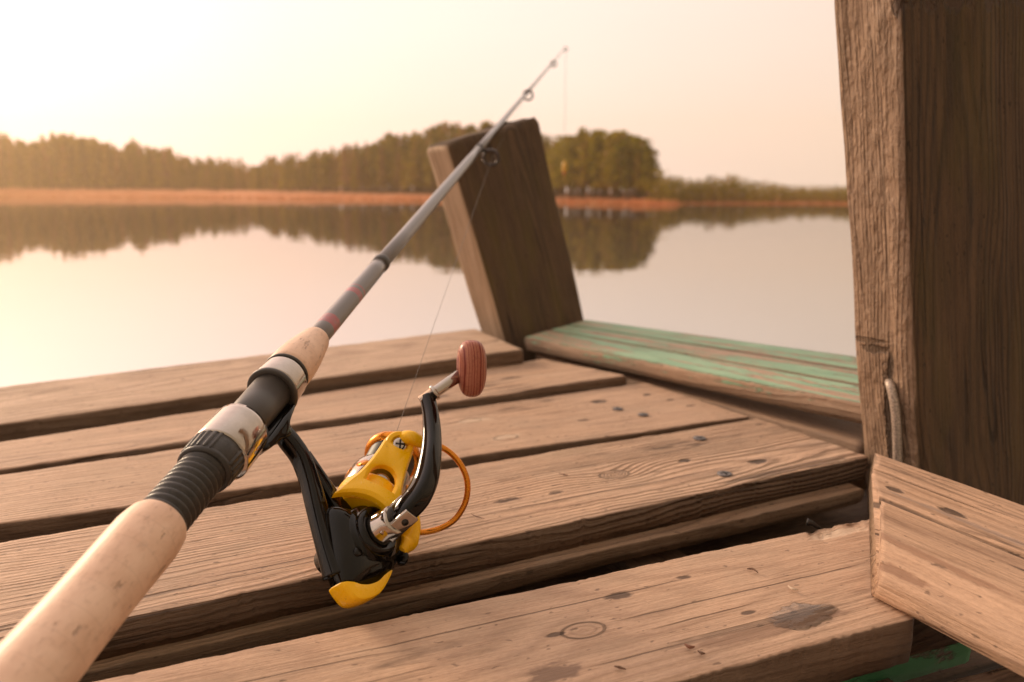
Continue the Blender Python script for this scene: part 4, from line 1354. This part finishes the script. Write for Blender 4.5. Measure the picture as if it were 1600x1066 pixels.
# dry reeds at the water's edge
n = 9000
uu = rng.uniform(-500, 1900, n)
parts = []
base = np.zeros((n, 3))
for i in range(n):
    s_ = shore_pt(uu[i]); d = Vector((s_.x, s_.y, 0)).normalized(); o_ = abs(random.gauss(0, 2.2)) + .2
    zz_ = WZ + interp(o_, rows) * interp(uu[i], BANK)
    base[i] = (s_.x + d.x * o_, s_.y + d.y * o_, zz_)
hh = rng.uniform(.12, .34, n) * np.where(uu > 1058, .35, 1.0)
wv = rng.normal(size=(n, 3)) * .06; wv[:, 2] = 0
tipo = rng.normal(size=(n, 3)) * .10; tipo[:, 2] = hh
v = np.stack([base - wv, base + wv, base + wv * .3 + tipo, base - wv * .3 + tipo], 1).reshape(-1, 3)
M_REED = card_mat('dry_reeds', [(0, (.42, .14, .06)), (.5, (.60, .24, .10)), (1, (.66, .34, .18))], .8)
o = np_mesh('reeds', [(v, np.arange(n * 4).reshape(-1, 4), np.repeat(rng.random(n), 4), 0)], [M_REED])
tag(o, 'dry rust coloured reeds lining the far shore', 'reeds', None, 'stuff')

# ------------------------------------------------------------------ air
hz = NT('warm_haze')
for nd_ in list(hz.n):
    if nd_ != hz.out: hz.n.remove(nd_)
pv = hz.n.new('ShaderNodeVolumePrincipled')
pv.inputs['Color'].default_value = (1.0, .735, .45, 1)
pv.inputs['Density'].default_value = .0014
pv.inputs['Anisotropy'].default_value = .68
hz.l.new(pv.outputs[0], hz.out.inputs['Volume'])
mb = MB().box((0, 120, 12), ((1, 0, 0), (0, 1, 0), (0, 0, 1)), (420, 180, 14))
o = mb.build('haze', hz.m, None, None, False)
tag(o, 'thin warm evening haze over the lake', 'haze', None, 'stuff')

# ------------------------------------------------------------------ light
SUN_AZ, SUN_EL = math.radians(-52), math.radians(19)          # left of the view direction, low
sd = Vector((math.sin(SUN_AZ) * math.cos(SUN_EL), math.cos(SUN_AZ) * math.cos(SUN_EL), math.sin(SUN_EL)))
sl = bpy.data.lights.new('sun', 'SUN'); sl.energy = 2.5; sl.angle = math.radians(14); sl.color = (1, .78, .54)
so = bpy.data.objects.new('sun', sl); COL.objects.link(so)
so.rotation_euler = (-sd).to_track_quat('-Z', 'Y').to_euler()
so.location = (-3, 2, 3)

wd = bpy.data.worlds.new('World'); scene.world = wd; wd.use_nodes = True
nt = wd.node_tree; N_, K_ = nt.nodes, nt.links
bg = N_['Background']
sky = N_.new('ShaderNodeTexSky'); sky.sky_type = 'NISHITA'; sky.sun_disc = False
sky.sun_elevation = SUN_EL; sky.sun_rotation = SUN_AZ
sky.dust_density = 4; sky.air_density = 1.5
bg.inputs['Strength'].default_value = .05
tn = N_.new('ShaderNodeMix'); tn.data_type = 'RGBA'; tn.blend_type = 'MULTIPLY'; tn.inputs[0].default_value = 1
K_.new(sky.outputs[0], tn.inputs[6]); tn.inputs[7].default_value = (.46, .31, .23, 1)
K_.new(tn.outputs[2], bg.inputs[0])
# veil of bright warm cloud over that sky, brightest round the hidden sun, dim behind the camera
tc = N_.new('ShaderNodeTexCoord')


def wm(op, a, b=None, clamp=False):
    n = N_.new('ShaderNodeMath'); n.operation = op; n.use_clamp = clamp
    for i, q in enumerate((a, b)):
        if q is None: continue
        if hasattr(q, 'is_linked'): K_.new(q, n.inputs[i])
        else: n.inputs[i].default_value = q
    return n.outputs[0]


dp = N_.new('ShaderNodeVectorMath'); dp.operation = 'DOT_PRODUCT'
K_.new(tc.outputs['Generated'], dp.inputs[0]); dp.inputs[1].default_value = sd
g01 = wm('MULTIPLY', wm('ADD', dp.outputs['Value'], 1.0), .5)
glow = wm('POWER', g01, 9.0)
rp = N_.new('ShaderNodeValToRGB')
e = rp.color_ramp.elements
e[0].position, e[0].color = 0.0, (.46, .34, .225, 1)
e[1].position, e[1].color = 1.0, (1.30, 1.09, 1.04, 1)
for p_, c_ in ((.35, (.62, .475, .335)), (.6, (.98, .81, .69)), (.78, (1.10, .935, .85)), (.9, (1.17, .935, .87))):
    el = e.new(p_); el.color = (*c_, 1)
K_.new(g01, rp.inputs[0])
cn = N_.new('ShaderNodeTexNoise'); cn.inputs['Scale'].default_value = 2.2; cn.inputs['Detail'].default_value = 4
mp = N_.new('ShaderNodeMapping'); mp.inputs['Scale'].default_value = (1, 1, 3.5)
K_.new(tc.outputs['Generated'], mp.inputs[0]); K_.new(mp.outputs[0], cn.inputs['Vector'])
bg2 = N_.new('ShaderNodeBackground')
K_.new(rp.outputs[0], bg2.inputs[0])
K_.new(wm('ADD', wm('ADD', wm('MULTIPLY', cn.outputs[0], .10), .86), wm('MULTIPLY', glow, .45)), bg2.inputs[1])
add = N_.new('ShaderNodeAddShader')
K_.new(bg.outputs[0], add.inputs[0]); K_.new(bg2.outputs[0], add.inputs[1])
K_.new(add.outputs[0], N_['World Output'].inputs[0])
